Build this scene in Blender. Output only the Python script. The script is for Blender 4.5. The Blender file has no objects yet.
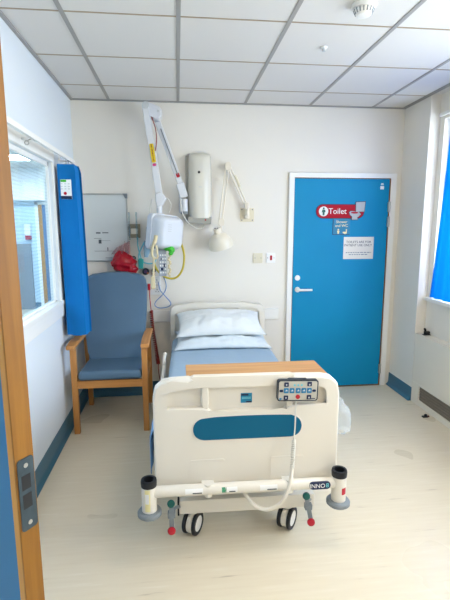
import bpy, bmesh, math, random
from mathutils import Vector, Matrix, noise
random.seed(4)
SC = bpy.context.scene
COL = SC.collection
PI = math.pi

# ------------------------------------------------------------------ helpers
def lin(h):
    h = h.lstrip('#'); v = []
    for i in (0, 2, 4):
        c = int(h[i:i+2], 16)/255
        v.append(c/12.92 if c <= .04045 else ((c+.055)/1.055)**2.4)
    return (*v, 1)

def mat(name, col, rough=.5, metal=0, spec=.5, bump=0, bscale=60, var=0, vscale=6, trans=0, alpha=1, coat=0, ior=1.45, sss=0):
    m = bpy.data.materials.new(name); m.use_nodes = True
    nt = m.node_tree; b = nt.nodes['Principled BSDF']; L = nt.links
    c = lin(col)
    b.inputs['Base Color'].default_value = c
    b.inputs['Roughness'].default_value = rough
    b.inputs['Metallic'].default_value = metal
    b.inputs['Specular IOR Level'].default_value = spec
    b.inputs['Transmission Weight'].default_value = trans
    b.inputs['IOR'].default_value = ior
    b.inputs['Alpha'].default_value = alpha
    b.inputs['Coat Weight'].default_value = coat
    tc = nt.nodes.new('ShaderNodeTexCoord')
    if var:
        n = nt.nodes.new('ShaderNodeTexNoise'); n.inputs['Scale'].default_value = vscale; n.inputs['Detail'].default_value = 4
        L.new(tc.outputs['Object'], n.inputs['Vector'])
        r = nt.nodes.new('ShaderNodeValToRGB')
        r.color_ramp.elements[0].position = .3; r.color_ramp.elements[1].position = .7
        r.color_ramp.elements[0].color = (*[k*(1-var) for k in c[:3]], 1)
        r.color_ramp.elements[1].color = (*[min(1, k*(1+var)) for k in c[:3]], 1)
        L.new(n.outputs['Fac'], r.inputs['Fac']); L.new(r.outputs['Color'], b.inputs['Base Color'])
    if bump:
        n = nt.nodes.new('ShaderNodeTexNoise'); n.inputs['Scale'].default_value = bscale; n.inputs['Detail'].default_value = 3
        L.new(tc.outputs['Object'], n.inputs['Vector'])
        bp = nt.nodes.new('ShaderNodeBump'); bp.inputs['Strength'].default_value = bump; bp.inputs['Distance'].default_value = .01
        L.new(n.outputs['Fac'], bp.inputs['Height']); L.new(bp.outputs['Normal'], b.inputs['Normal'])
    return m

def wood(name, dark, light, axis='X', scale=1., rough=.45):
    m = mat(name, light, rough)
    nt = m.node_tree; L = nt.links; b = nt.nodes['Principled BSDF']
    tc = nt.nodes.new('ShaderNodeTexCoord'); mp = nt.nodes.new('ShaderNodeMapping')
    s = {'X': (2, 40, 40), 'Y': (40, 2, 40), 'Z': (40, 40, 2)}[axis]
    mp.inputs['Scale'].default_value = [k*scale for k in s]
    L.new(tc.outputs['Object'], mp.inputs['Vector'])
    n = nt.nodes.new('ShaderNodeTexNoise'); n.inputs['Scale'].default_value = 1; n.inputs['Detail'].default_value = 6; n.inputs['Distortion'].default_value = .6
    L.new(mp.outputs['Vector'], n.inputs['Vector'])
    r = nt.nodes.new('ShaderNodeValToRGB')
    r.color_ramp.elements[0].position = .3; r.color_ramp.elements[1].position = .7
    r.color_ramp.elements[0].color = lin(dark); r.color_ramp.elements[1].color = lin(light)
    L.new(n.outputs['Fac'], r.inputs['Fac']); L.new(r.outputs['Color'], b.inputs['Base Color'])
    return m

def emit(name, col, s):
    m = bpy.data.materials.new(name); m.use_nodes = True; nt = m.node_tree
    nt.nodes.remove(nt.nodes['Principled BSDF'])
    e = nt.nodes.new('ShaderNodeEmission'); e.inputs['Color'].default_value = lin(col); e.inputs['Strength'].default_value = s
    nt.links.new(e.outputs[0], nt.nodes['Material Output'].inputs[0])
    return m

ORG = {}
def rr(x0, x1, y0, y1, r, n=6):
    r = min(r, (x1-x0)/2-1e-4, (y1-y0)/2-1e-4); p = []
    for cx, cy, a in ((x1-r, y1-r, 0), (x0+r, y1-r, 90), (x0+r, y0+r, 180), (x1-r, y0+r, 270)):
        for i in range(n+1):
            t = math.radians(a+90*i/n); p.append((cx+r*math.cos(t), cy+r*math.sin(t)))
    return p

def spline(pts, n=8):
    P = [Vector(p) for p in pts]
    if len(P) < 3: return P
    out = []
    for i in range(len(P)-1):
        p0 = P[max(i-1, 0)]; p1 = P[i]; p2 = P[i+1]; p3 = P[min(i+2, len(P)-1)]
        for k in range(n):
            t = k/n
            out.append(.5*((2*p1)+(-p0+p2)*t+(2*p0-5*p1+4*p2-p3)*t*t+(-p0+3*p1-3*p2+p3)*t**3))
    out.append(P[-1]); return out

class MB:
    def __init__(s): s.bm = bmesh.new()
    def add(s, b, M=None):
        bmesh.ops.recalc_face_normals(b, faces=b.faces)
        if M is not None: bmesh.ops.transform(b, matrix=M, verts=b.verts)
        me = bpy.data.meshes.new('tmp'); b.to_mesh(me); b.free(); s.bm.from_mesh(me); bpy.data.meshes.remove(me); return s
    def box(s, x0, x1, y0, y1, z0, z1, bev=0, seg=2, M=None):
        b = bmesh.new(); bmesh.ops.create_cube(b, size=1)
        for v in b.verts: v.co = Vector(((x0+x1)/2+v.co.x*(x1-x0), (y0+y1)/2+v.co.y*(y1-y0), (z0+z1)/2+v.co.z*(z1-z0)))
        if bev: bmesh.ops.bevel(b, geom=b.edges[:], offset=bev, segments=seg, affect='EDGES', profile=.5)
        return s.add(b, M)
    def prism(s, out, axis, d0, d1, bev=0, seg=3, M=None):
        b = bmesh.new()
        def co(u, v, d): return {'y': (u, d, v), 'x': (d, u, v), 'z': (u, v, d)}[axis]
        lo = [b.verts.new(co(u, v, d0)) for u, v in out]; hi = [b.verts.new(co(u, v, d1)) for u, v in out]
        b.faces.new(lo); b.faces.new(hi); n = len(out)
        for i in range(n): b.faces.new((lo[i], lo[(i+1) % n], hi[(i+1) % n], hi[i]))
        if bev:
            es = [e for e in b.edges if (e.verts[0] in lo) == (e.verts[1] in lo)]
            bmesh.ops.bevel(b, geom=es, offset=bev, segments=seg, affect='EDGES', profile=.5)
        return s.add(b, M)
    def cyl(s, p0, p1, r, r2=None, seg=24, bev=0, caps=True):
        p0, p1 = Vector(p0), Vector(p1); d = p1-p0; b = bmesh.new()
        bmesh.ops.create_cone(b, cap_ends=caps, segments=seg, radius1=r, radius2=r if r2 is None else r2, depth=d.length)
        if bev: bmesh.ops.bevel(b, geom=[e for e in b.edges if abs(e.verts[0].co.z-e.verts[1].co.z) < 1e-6], offset=bev, segments=2, affect='EDGES', profile=.5)
        M = Matrix.Translation((p0+p1)/2) @ d.to_track_quat('Z', 'Y').to_matrix().to_4x4()
        return s.add(b, M)
    def sph(s, c, r, sc=(1, 1, 1), seg=20):
        b = bmesh.new(); bmesh.ops.create_uvsphere(b, u_segments=seg, v_segments=max(8, seg//2), radius=r)
        return s.add(b, Matrix.Translation(c) @ Matrix.Diagonal((*sc, 1)))
    def lathe(s, prof, loc=(0, 0, 0), axis=(0, 0, 1), seg=32):
        b = bmesh.new(); rings = []
        for r, z in prof:
            if r < 1e-5: rings.append([b.verts.new((0, 0, z))])
            else: rings.append([b.verts.new((r*math.cos(2*PI*i/seg), r*math.sin(2*PI*i/seg), z)) for i in range(seg)])
        for A, B in zip(rings, rings[1:]):
            for i in range(seg):
                j = (i+1) % seg
                if len(A) == 1 and len(B) == 1: continue
                if len(A) == 1: b.faces.new((A[0], B[i], B[j]))
                elif len(B) == 1: b.faces.new((A[i], A[j], B[0]))
                else: b.faces.new((A[i], A[j], B[j], B[i]))
        M = Matrix.Translation(loc) @ Vector(axis).to_track_quat('Z', 'Y').to_matrix().to_4x4()
        return s.add(b, M)
    def tube(s, pts, r, seg=10, smooth=8, closed=False):
        P = spline(pts, smooth) if smooth else [Vector(p) for p in pts]
        b = bmesh.new(); rings = []; up = None; n = len(P)
        for i, p in enumerate(P):
            t = (P[min(i+1, n-1)]-P[max(i-1, 0)])
            if t.length < 1e-9: t = Vector((0, 0, 1))
            t.normalize()
            if up is None:
                up = Vector((0, 0, 1)) if abs(t.z) < .9 else Vector((1, 0, 0))
            up = (up-t*up.dot(t)); up.normalize(); sd = t.cross(up)
            rad = r[min(int(i/(n-1)*(len(r)-1)+.5), len(r)-1)] if isinstance(r, (list, tuple)) else r
            rings.append([b.verts.new(p+rad*(math.cos(2*PI*k/seg)*up+math.sin(2*PI*k/seg)*sd)) for k in range(seg)])
        for A, B in zip(rings, rings[1:]):
            for k in range(seg):
                j = (k+1) % seg; b.faces.new((A[k], A[j], B[j], B[k]))
        b.faces.new(rings[0]); b.faces.new(rings[-1])
        return s.add(b)
    def coil(s, pts, R, turns, r):
        P = spline(pts, 30); n = turns*14; out = []
        for i in range(n+1):
            t = i/n*(len(P)-1); k = min(int(t), len(P)-2); f = t-k
            p = P[k].lerp(P[k+1], f); d = (P[k+1]-P[k]).normalized()
            u = d.cross(Vector((0, 1, 0.01))).normalized(); w = d.cross(u)
            a = 2*PI*turns*i/n; out.append(p+R*(math.cos(a)*u+math.sin(a)*w))
        return s.tube(out, r, 6, 0)
    def grid(s, fn, nu, nv, thick=0, closed_u=False):
        b = bmesh.new(); V = [[b.verts.new(fn(i/nu, j/nv)) for j in range(nv+1)] for i in range(nu+1)]
        for i in range(nu):
            for j in range(nv): b.faces.new((V[i][j], V[i+1][j], V[i+1][j+1], V[i][j+1]))
        if thick:
            bmesh.ops.recalc_face_normals(b, faces=b.faces)
            bmesh.ops.solidify(b, geom=b.faces[:], thickness=thick)
        return s.add(b)
    def text(s, body, size, M, ext=.0005, sx=1, align='CENTER'):
        c = bpy.data.curves.new('t', 'FONT'); c.body = body; c.size = size; c.extrude = ext; c.align_x = align; c.align_y = 'CENTER'
        c.resolution_u = 3
        o = bpy.data.objects.new('t', c); COL.objects.link(o)
        dg = bpy.context.evaluated_depsgraph_get(); me = bpy.data.meshes.new_from_object(o.evaluated_get(dg))
        bpy.data.objects.remove(o); bpy.data.curves.remove(c)
        me.transform(M @ Matrix.Diagonal((sx, 1, 1, 1))); s.bm.from_mesh(me); bpy.data.meshes.remove(me); return s
    def build(s, name, m, parent=None, local=False, kind=None, smooth=40, org=None):
        me = bpy.data.meshes.new(name)
        if parent is None:
            cs = [v.co for v in s.bm.verts]
            if org is None:
                org = Vector([(min(c[i] for c in cs)+max(c[i] for c in cs))/2 for i in range(2)]+[min(c.z for c in cs)])
            org = Vector(org)
            bmesh.ops.translate(s.bm, verts=s.bm.verts, vec=-org)
        elif not local:
            bmesh.ops.translate(s.bm, verts=s.bm.verts, vec=-ORG[parent.name])
        s.bm.to_mesh(me); s.bm.free()
        for p in me.polygons: p.use_smooth = True
        me.set_sharp_from_angle(angle=math.radians(smooth))
        ms = m if isinstance(m, (list, tuple)) else [m]
        for k in ms: me.materials.append(k)
        o = bpy.data.objects.new(name, me); COL.objects.link(o)
        if smooth < 90: wn = o.modifiers.new('weighted_normals', 'WEIGHTED_NORMAL'); wn.keep_sharp = True; wn.weight = 100
        if parent is None: o.location = org; ORG[o.name] = org
        else: o.parent = parent; ORG[o.name] = ORG[parent.name]
        if kind: o['kind'] = kind
        return o

def tag(o, label, cat, group=None):
    o['label'] = label; o['category'] = cat
    if group: o['group'] = group
    return o
def thing(name, label, cat, loc=(0, 0, 0), rz=0, group=None):
    o = bpy.data.objects.new(name, None); COL.objects.link(o); o.empty_display_size = .05
    o.location = loc; o.rotation_euler = (0, 0, rz); ORG[o.name] = Vector(loc)
    if label: tag(o, label, cat, group)
    return o
def struct(name, loc=(0, 0, 0)):
    o = thing(name, None, None, loc); o['kind'] = 'structure'; return o
def face_y(x, y, z, rot=0):      # text frame on a plane that faces -y
    return Matrix.Translation((x, y, z)) @ Matrix.Rotation(rot, 4, 'Y') @ Matrix.Rotation(PI/2, 4, 'X')
def B(x0, x1, y0, y1, z0, z1, bev=0, seg=2): return MB().box(x0, x1, y0, y1, z0, z1, bev, seg)

# ------------------------------------------------------------------ materials
M = {}
M['wall'] = mat('wall_paint', '#e9e4da', .55, bump=.05, bscale=220)
M['walltint'] = mat('wall_paint_daylight_tint', '#dfe6ec', .6, bump=.05, bscale=220)  # cool window daylight on the left wall, put into its colour
M['ward'] = mat('hall_paint_cool_light_tint', '#c3dbea', .6)  # bluish cast of the cool hall light painted into the walls
M['tile'] = mat('ceiling_tile', '#dcd9d4', .8, bump=.15, bscale=300)
M['tbar'] = mat('ceiling_bar', '#9d9b97', .5)
M['tbar2'] = mat('ceiling_bar_tan', '#a8977f', .5)
M['white'] = mat('white_gloss_paint', '#efeeea', .3)
M['skirt'] = mat('skirting_vinyl', '#3f6f88', .4)
M['door'] = mat('door_blue_laminate', '#058bba', .5, spec=.25, var=.03, vscale=3)
M['shadeblue'] = mat('leaf_blue_in_shade', '#2f6d9a', .5, spec=.2)  # the toilet door's blue, darkened for shade on the near leaf
M['lip'] = wood('door_lipping', '#7d5010', '#96651c', 'Z', 1, .55)
M['lip2'] = wood('door_lipping_light', '#a8742c', '#ba8638', 'Z', 1, .4)
M['oak'] = wood('oak_chair', '#b7793c', '#cb9152', 'Z', 1, .4)
M['oakx'] = wood('oak_across', '#b7793c', '#cb9152', 'X', 1, .4)
M['oaky'] = wood('oak_along', '#b7793c', '#cb9152', 'Y', 1, .4)
M['tray'] = wood('oak_tray', '#b98450', '#d6a46b', 'X', .8, .45)
M['vinyl'] = mat('chair_vinyl_blue', '#56738b', .45, bump=.06, bscale=500, var=.03)
M['plastic'] = mat('bed_plastic_cream', '#e4ded2', .38)
M['bedmetal'] = mat('bed_enamel_cream', '#e4dfd4', .3)
M['teal'] = mat('teal_panel', '#005f80', .5, spec=.25)
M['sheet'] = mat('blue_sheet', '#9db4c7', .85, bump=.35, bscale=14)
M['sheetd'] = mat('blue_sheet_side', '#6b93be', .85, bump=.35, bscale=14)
M['pillow'] = mat('pillow_case', '#e0e3e2', .85, bump=.5, bscale=11)
M['pillow2'] = mat('pillow_case_blue', '#d6dee2', .85, bump=.5, bscale=11)
M['black'] = mat('black_rubber', '#1b1d22', .5)
M['dark'] = mat('dark_plastic', '#27303c', .45)
M['navy'] = mat('navy_print', '#15284f', .5)
M['grey'] = mat('grey_plastic', '#7f878d', .45)
M['lgrey'] = mat('light_grey_plastic', '#c3c7c8', .45)
M['steel'] = mat('brushed_steel', '#b9b7b1', .3, 1)
M['strike'] = mat('tarnished_steel', '#48565f', .5, .7, var=.15, vscale=40)
M['curtain'] = mat('curtain_blue_paper', '#0b6fb6', .7, spec=.2, bump=.12, bscale=40, var=.03)
M['curtain'].use_backface_culling = False
M['red'] = mat('red_plastic', '#b8122c', .4)
M['green'] = mat('green_plastic', '#0b5e58', .4)
M['lime'] = mat('green_tag', '#3cb52c', .5)
M['cream'] = mat('cream_enamel', '#e6ddcb', .35)
M['unit'] = mat('cream_unit', '#dbd7ca', .16)
M['unitg'] = mat('grey_cream_unit', '#a9a89f', .35)
M['arm'] = mat('white_arm', '#d8dade', .35)
M['term'] = mat('terminal_white', '#d3d7dd', .35)
M['beige'] = mat('beige_plastic', '#d8c8a0', .45)
M['remote'] = mat('remote_grey_blue', '#a3acb8', .5)
M['yellow'] = mat('yellow_tube', '#cdb83a', .4)
M['bluecord'] = mat('blue_cord', '#6f93c4', .5)
M['cyan'] = mat('cyan_tube', '#6cc3cf', .3)
M['clear'] = mat('clear_plastic', '#d5e8ee', .1, trans=.8, ior=1.1)
M['redcord'] = mat('dark_red_cord', '#8a2b25', .45)
M['board'] = mat('whiteboard_enamel', '#d6dbd9', .2)
M['alu'] = mat('aluminium', '#b9bab6', .4, .7)
M['wcord'] = mat('white_cord', '#d9d6cc', .5)
M['signred'] = mat('sign_red', '#b00c26', .5, spec=.2)
M['ink'] = mat('ink_black', '#22242a', .7)
M['signwhite'] = mat('sign_white', '#f1f1ef', .5)
M['paper'] = mat('paper_cream', '#e4dfd2', .35)
M['signteal'] = mat('sign_teal', '#0a7fa6', .4)
M['skinny'] = mat('pale_yellow', '#eee3a6', .5)
M['btn'] = mat('button_blue', '#1a79a8', .45)
M['hs'] = mat('handset_face', '#bdb9ad', .45)
M['ivory'] = mat('ivory_plastic', '#e0d7bd', .4)
M['rad'] = mat('radiator_cream', '#e6dfd1', .35)
M['grille'] = mat('grille_dark', '#4e473f', .6)
M['grilleb'] = mat('grille_bar', '#8d8478', .5)
M['blur'] = mat('marker_line', '#50585c', .7)
M['bagm'] = mat('clear_bag', '#e8eef2', .2, trans=.5, alpha=.55, ior=1.05, bump=.6, bscale=40)
M['redbag'] = mat('red_bag', '#ab1226', .25, bump=.8, bscale=30)
M['redclear'] = mat('red_clear_bag', '#d98a90', .2, alpha=.35, bump=.5, bscale=30)
M['lampglow'] = emit('luminaire_diffuser', '#ffe9cc', 14)
M['fillcool'] = emit('hall_fill_glow', '#e6f1ff', 55)  # cool glow of the added hall lights

# floor vinyl
m = mat('floor_vinyl', '#dbd0bb', .3); nt = m.node_tree; L = nt.links; b = nt.nodes['Principled BSDF']
tc = nt.nodes.new('ShaderNodeTexCoord'); mp = nt.nodes.new('ShaderNodeMapping'); mp.inputs['Scale'].default_value = (3.5, 45, 1)
L.new(tc.outputs['Object'], mp.inputs['Vector'])
n = nt.nodes.new('ShaderNodeTexNoise'); n.inputs['Scale'].default_value = 1; n.inputs['Detail'].default_value = 5; L.new(mp.outputs[0], n.inputs['Vector'])
r = nt.nodes.new('ShaderNodeValToRGB'); e = r.color_ramp.elements
e[0].position = .24; e[0].color = lin('#bcae98'); e[1].position = .33; e[1].color = lin('#dfd3bb')
x = e.new(.62); x.color = lin('#e3d8c1'); x = e.new(.75); x.color = lin('#e8decb')
L.new(n.outputs['Fac'], r.inputs['Fac']); L.new(r.outputs['Color'], b.inputs['Base Color'])
n2 = nt.nodes.new('ShaderNodeTexNoise'); n2.inputs['Scale'].default_value = 2; L.new(tc.outputs['Object'], n2.inputs['Vector'])
mr = nt.nodes.new('ShaderNodeMapRange'); mr.inputs[3].default_value = .22; mr.inputs[4].default_value = .38
L.new(n2.outputs['Fac'], mr.inputs[0]); L.new(mr.outputs[0], b.inputs['Roughness'])
M['floor'] = m

# glass with fine horizontal privacy lines
m = bpy.data.materials.new('lined_glass'); m.use_nodes = True; nt = m.node_tree; L = nt.links; nt.nodes.remove(nt.nodes['Principled BSDF'])
tr = nt.nodes.new('ShaderNodeBsdfTransparent'); tr.inputs[0].default_value = (.86, .95, 1, 1)
gl = nt.nodes.new('ShaderNodeBsdfGlossy'); gl.inputs['Roughness'].default_value = .02
df = nt.nodes.new('ShaderNodeBsdfDiffuse'); df.inputs[0].default_value = (.75, .83, .88, 1)
tc = nt.nodes.new('ShaderNodeTexCoord'); w = nt.nodes.new('ShaderNodeTexWave'); w.bands_direction = 'Z'; w.inputs['Scale'].default_value = 14; w.inputs['Distortion'].default_value = 0
L.new(tc.outputs['Object'], w.inputs['Vector'])
mr = nt.nodes.new('ShaderNodeMapRange'); mr.inputs[1].default_value = .55; mr.inputs[2].default_value = .8; mr.inputs[3].default_value = .04; mr.inputs[4].default_value = .11
L.new(w.outputs['Fac'], mr.inputs[0])
m1 = nt.nodes.new('ShaderNodeMixShader'); L.new(mr.outputs[0], m1.inputs[0]); L.new(tr.outputs[0], m1.inputs[1]); L.new(df.outputs[0], m1.inputs[2])
m2 = nt.nodes.new('ShaderNodeMixShader'); m2.inputs[0].default_value = .06; L.new(m1.outputs[0], m2.inputs[1]); L.new(gl.outputs[0], m2.inputs[2])
L.new(m2.outputs[0], nt.nodes['Material Output'].inputs[0]); M['lglass'] = m
# plain glass
m = bpy.data.materials.new('window_glass'); m.use_nodes = True; nt = m.node_tree; L = nt.links; nt.nodes.remove(nt.nodes['Principled BSDF'])
tr = nt.nodes.new('ShaderNodeBsdfTransparent'); tr.inputs[0].default_value = (.95, .98, 1, 1); gl = nt.nodes.new('ShaderNodeBsdfGlossy'); gl.inputs['Roughness'].default_value = .02
m2 = nt.nodes.new('ShaderNodeMixShader'); m2.inputs[0].default_value = .06; L.new(tr.outputs[0], m2.inputs[1]); L.new(gl.outputs[0], m2.inputs[2])
L.new(m2.outputs[0], nt.nodes['Material Output'].inputs[0]); M['glass'] = m
# translucent daylit curtain
m = bpy.data.materials.new('daylit_curtain'); m.use_nodes = True; nt = m.node_tree; L = nt.links; nt.nodes.remove(nt.nodes['Principled BSDF'])
d = nt.nodes.new('ShaderNodeBsdfDiffuse'); d.inputs[0].default_value = lin('#1a90dc'); t = nt.nodes.new('ShaderNodeBsdfTranslucent'); t.inputs[0].default_value = lin('#3cb2f4')
mx = nt.nodes.new('ShaderNodeMixShader'); mx.inputs[0].default_value = .55; L.new(d.outputs[0], mx.inputs[1]); L.new(t.outputs[0], mx.inputs[2])
L.new(mx.outputs[0], nt.nodes['Material Output'].inputs[0]); M['daycurtain'] = m

# ------------------------------------------------------------------ room shell
XL, XR, YB, ZC, YF = -.90, 2.15, 4.123, 2.7095, -1.0
XO, YFAR = 2.24, 9.0
B(-4.6, 2.9, -1.4, 9.2, -.1, 0).build('floor', M['floor'], kind='structure', org=(0, 0, 0))
B(-1.0, 2.75, YF-.1, YB+.1, ZC, ZC+.1).build('ceiling', M['tile'], kind='structure')
# grid bars
mb = MB()
for k in range(-1, 6):
    x = -.573+.6*k
    if XL < x < 2.3: mb.box(x-.012, x+.012, YF, YB, ZC-.004, ZC+.01)
mb.box(XL, XL+.022, YF, YB, ZC-.012, ZC+.01).box(XL, XO, YB-.012, YB, ZC-.012, ZC+.01)
mb.box(XR-.03, XR-.018, YF, YB, ZC-.008, ZC+.01).box(XR-.012, XR, YF, YB, ZC-.01, ZC+.01)
mb.build('trim_1', M['tbar'], kind='structure')
mb = MB()
for y in (-.467, .133, .733, 1.333, 1.933, 2.533, 3.133, 3.733): mb.box(XL+.022, XR-.03, y-.005, y+.005, ZC-.003, ZC+.01)
mb.build('trim_2', M['tbar2'], kind='structure')
B(-1.0, 2.75, YB, YB+.1, 0, ZC).build('wall_back', M['wall'], kind='structure')
# left wall with window opening
WY0, WY1, WZ0, WZ1 = 1.75, 3.385, 1.04, 2.075
DY0, DY1 = .68, 1.50   # doorway in the left wall
MB().box(XL-.06, XL, YF-.1, DY0, 0, ZC).box(XL-.06, XL, DY0, DY1, 2.12, ZC).box(XL-.06, XL, DY1, WY0, 0, ZC).box(XL-.06, XL, WY1, YB, 0, ZC).box(XL-.06, XL, WY0, WY1, 0, WZ0).box(XL-.06, XL, WY0, WY1, WZ1, ZC).build('wall_left', M['walltint'], kind='structure')
# right wall: pier by the door, recess with window beyond the radiator casing
YP = 3.69
B(XR, 2.75, YP, YB, 0, ZC).build('wall_right', M['wall'], kind='structure')
RZ0, RZ1, RY0 = .955, 2.5, .2
MB().box(XO, XO+.3, YF-.1, YP, 0, RZ0).box(XO, XO+.3, YF-.1, YP, RZ1, ZC).box(XO, XO+.3, YF-.1, RY0, RZ0, RZ1).box(XO, XO+.3, 3.62, YP, RZ0, RZ1).build('wall_window_side', M['wall'], kind='structure')
# near wall with the doorway the photo is taken through
B(-1.0, 2.75, YF-.1, YF, 0, ZC).build('wall_front', M['wall'], kind='structure')
# baseboards (coved vinyl)
def base(name, p0, p1, nrm):
    p0, p1, nrm = Vector(p0), Vector(p1), Vector(nrm)
    prof = [(0, 0), (.03, 0), (.03, .004), (.012, .02), (.006, .04), (.004, .125), (0, .13)]
    b = bmesh.new(); A = [b.verts.new(p0+nrm*d+Vector((0, 0, z))) for d, z in prof]; C = [b.verts.new(p1+nrm*d+Vector((0, 0, z))) for d, z in prof]
    b.faces.new(A); b.faces.new(C)
    for i in range(len(prof)): j = (i+1) % len(prof); b.faces.new((A[i], A[j], C[j], C[i]))
    return MB().add(b).build(name, M['skirt'], kind='structure')
base('baseboard_left', (XL, DY1+.06, 0), (XL, YB, 0), (1, 0, 0))
base('baseboard_back', (XL, YB, 0), (1.04, YB, 0), (0, -1, 0))
base('baseboard_right', (XR, YB, 0), (XR, YP-.01, 0), (-1, 0, 0))
# neighbouring ward beyond the left window
MB().box(-4.6, -1.01, YFAR, YFAR+.1, 0, ZC).box(-4.6, -4.5, -1.0, YFAR, 0, ZC).box(-1.01, -.98, YB+.1, YFAR, 0, ZC).box(-4.6, -1.01, -1.1, -1.0, 0, ZC).build('wall_hall', M['ward'], kind='structure')
B(-4.6, -1.0, -1.1, YFAR+.1, ZC, ZC+.1).build('ceiling_hall', M['tile'], kind='structure')
B(-4.5, -1.01, YFAR-.25, YFAR, 2.12, ZC).build('trim_3', M['signwhite'], kind='structure')
base('baseboard_hall', (-4.5, YFAR, 0), (-1.01, YFAR, 0), (0, -1, 0))

# left interior window
w = struct('window_1', (XL, 2.55, WZ0))
f = MB()
f.box(XL, XL+.016, WY1, WY1+.042, WZ0-.02, WZ1+.07, .004).box(XL, XL+.016, WY0-.06, WY0, WZ0-.02, WZ1+.07, .004).box(XL, XL+.016, WY0, WY1, WZ1, WZ1+.07, .004)
f.box(XL-.055, XL-.02, WY1-.018, WY1, WZ0, WZ1).box(XL-.055, XL-.02, WY0, WY0+.03, WZ0, WZ1).box(XL-.055, XL-.02, WY0, WY1, WZ1-.03, WZ1).box(XL-.055, XL-.02, WY0, WY1, WZ0, WZ0+.03)
f.build('window_frame', M['white'], w)
MB().box(XL-.02, XL+.028, WY0-.08, WY1+.05, WZ0-.012, WZ0+.02, .006).box(XL, XL+.02, WY0-.06, WY1+.045, WZ0-.1, WZ0-.012, .003).build('window_sill', M['white'], w)
B(XL-.04, XL-.034, WY0, WY1, WZ0, WZ1).build('window_pane', M['lglass'], w)
# right window
w = struct('window_2', (XO, 2.6, RZ0))
f = MB(); fx0, fx1 = XO+.06, XO+.12
for y in (RY0, .87, 1.55, 2.23, 2.9, 3.57): f.box(fx0, fx1, y, y+.05, RZ0, RZ1, .004)
for z in (RZ0, 1.95, RZ1-.05): f.box(fx0+.004, fx1-.004, RY0, 3.62, z, z+.05, .004)
f.build('window_frame', M['white'], w)
B(XO-.035, XO+.2, RY0-.04, YP, RZ0, RZ0+.03, .005).build('window_sill', M['white'], w)
B(fx0+.025, fx0+.031, RY0, 3.6, RZ0+.03, RZ1).build('window_pane', M['glass'], w)

# toilet door in the back wall
d = struct('door_1', (1.57, YB, 0))
DX0, DX1, DZ = 1.098, 2.035, 2.062
f = MB()
f.prism([(1.045, 0), (1.092, 0), (1.092, 2.07), (2.04, 2.07), (2.04, 0), (2.094, 0), (2.094, 2.112), (1.045, 2.112)], 'y', YB-.03, YB, .004)
f.build('door_frame', M['white'], d)
MB().box(1.092, 1.099, YB-.02, YB, 0, 2.07).box(2.032, 2.04, YB-.02, YB, 0, 2.07).box(1.092, 2.04, YB-.02, YB, 2.062, 2.07).box(1.092, 2.04, YB-.02, YB, 0, .006).build('door_lining', M['lip'], d)
B(DX0+.003, DX1-.005, YB-.016, YB-.002, .012, DZ-.002, .002).build('door_leaf', M['door'], d)
h = MB().cyl((1.15, YB-.016, 1.01), (1.15, YB-.03, 1.01), .026, bev=.003).build('door_handle', M['white'], d)
MB().cyl((1.15, YB-.03, 1.01), (1.15, YB-.062, 1.01), .011).tube([(1.15, YB-.062, 1.01), (1.19, YB-.064, 1.01), (1.285, YB-.062, 1.01)], .011).build('lever', M['white'], h)
MB().cyl((1.147, YB-.016, 1.125), (1.147, YB-.028, 1.125), .026, bev=.003).build('lock_rose', M['white'], d)
for z in (1.80, 1.66, .18):
    MB().cyl((2.033, YB-.028, z-.05), (2.033, YB-.028, z+.05), .01).box(2.02, 2.046, YB-.03, YB-.018, z-.045, z+.045).build('hinge', M['steel'], d)

# signs on the toilet door
yd = YB-.016
s = thing('toilet_sign', 'red rounded toilet sign with white lettering and a toilet picture on the blue door', 'sign', (1.55, yd, 1.69))
zc = 1.757
MB().prism(rr(1.31, 1.79, zc-.068, zc+.068, .067), 'y', yd-.003, yd).build('sign_backing', M['navy'], s)
p = MB().prism(rr(1.316, 1.784, zc-.062, zc+.062, .061), 'y', yd-.006, yd-.003).build('sign_panel', M['signred'], s)
MB().cyl((1.385, yd-.0065, zc), (1.385, yd-.0075, zc), .046, seg=32).build('symbol_disc', M['signwhite'], s)
MB().cyl((1.385, yd-.008, zc+.028), (1.385, yd-.009, zc+.028), .009).prism([(1.372, zc+.017), (1.398, zc+.017), (1.403, zc-.008), (1.394, zc-.008), (1.394, zc-.036), (1.376, zc-.036), (1.376, zc-.008), (1.367, zc-.008)], 'y', yd-.009, yd-.008).build('person_symbol', M['green'], s)
MB().text('Toilet', .076, face_y(1.522, yd-.0068, zc), sx=.98).build('lettering', M['signwhite'], s)
Ms = Matrix.Translation((1.715, 0, 1.765)) @ Matrix.Diagonal((.84, 1, .72, 1)) @ Matrix.Translation((-1.71, 0, -1.785))
t = MB().prism([(1.685, 1.90), (1.808, 1.908), (1.80, 1.765), (1.69, 1.765)], 'y', yd-.009, yd-.006, .002, M=Ms)
t.prism([(1.61, 1.765), (1.63, 1.785), (1.73, 1.775), (1.765, 1.74), (1.735, 1.705), (1.72, 1.695), (1.728, 1.66), (1.64, 1.66), (1.648, 1.70), (1.62, 1.73)], 'y', yd-.0088, yd-.006, .002, M=Ms)
t.build('toilet_picture_outline', M['dark'], s)
t = MB().prism([(1.692, 1.893), (1.801, 1.90), (1.794, 1.772), (1.697, 1.772)], 'y', yd-.0115, yd-.009, .001, M=Ms)
t.prism([(1.617, 1.763), (1.632, 1.778), (1.727, 1.769), (1.757, 1.74), (1.73, 1.708), (1.713, 1.697), (1.72, 1.667), (1.648, 1.667), (1.656, 1.703), (1.627, 1.73)], 'y', yd-.0113, yd-.0088, .001, M=Ms)
t.build('toilet_picture', mat('picture_grey', '#b4b7ba', .5), s)
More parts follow.
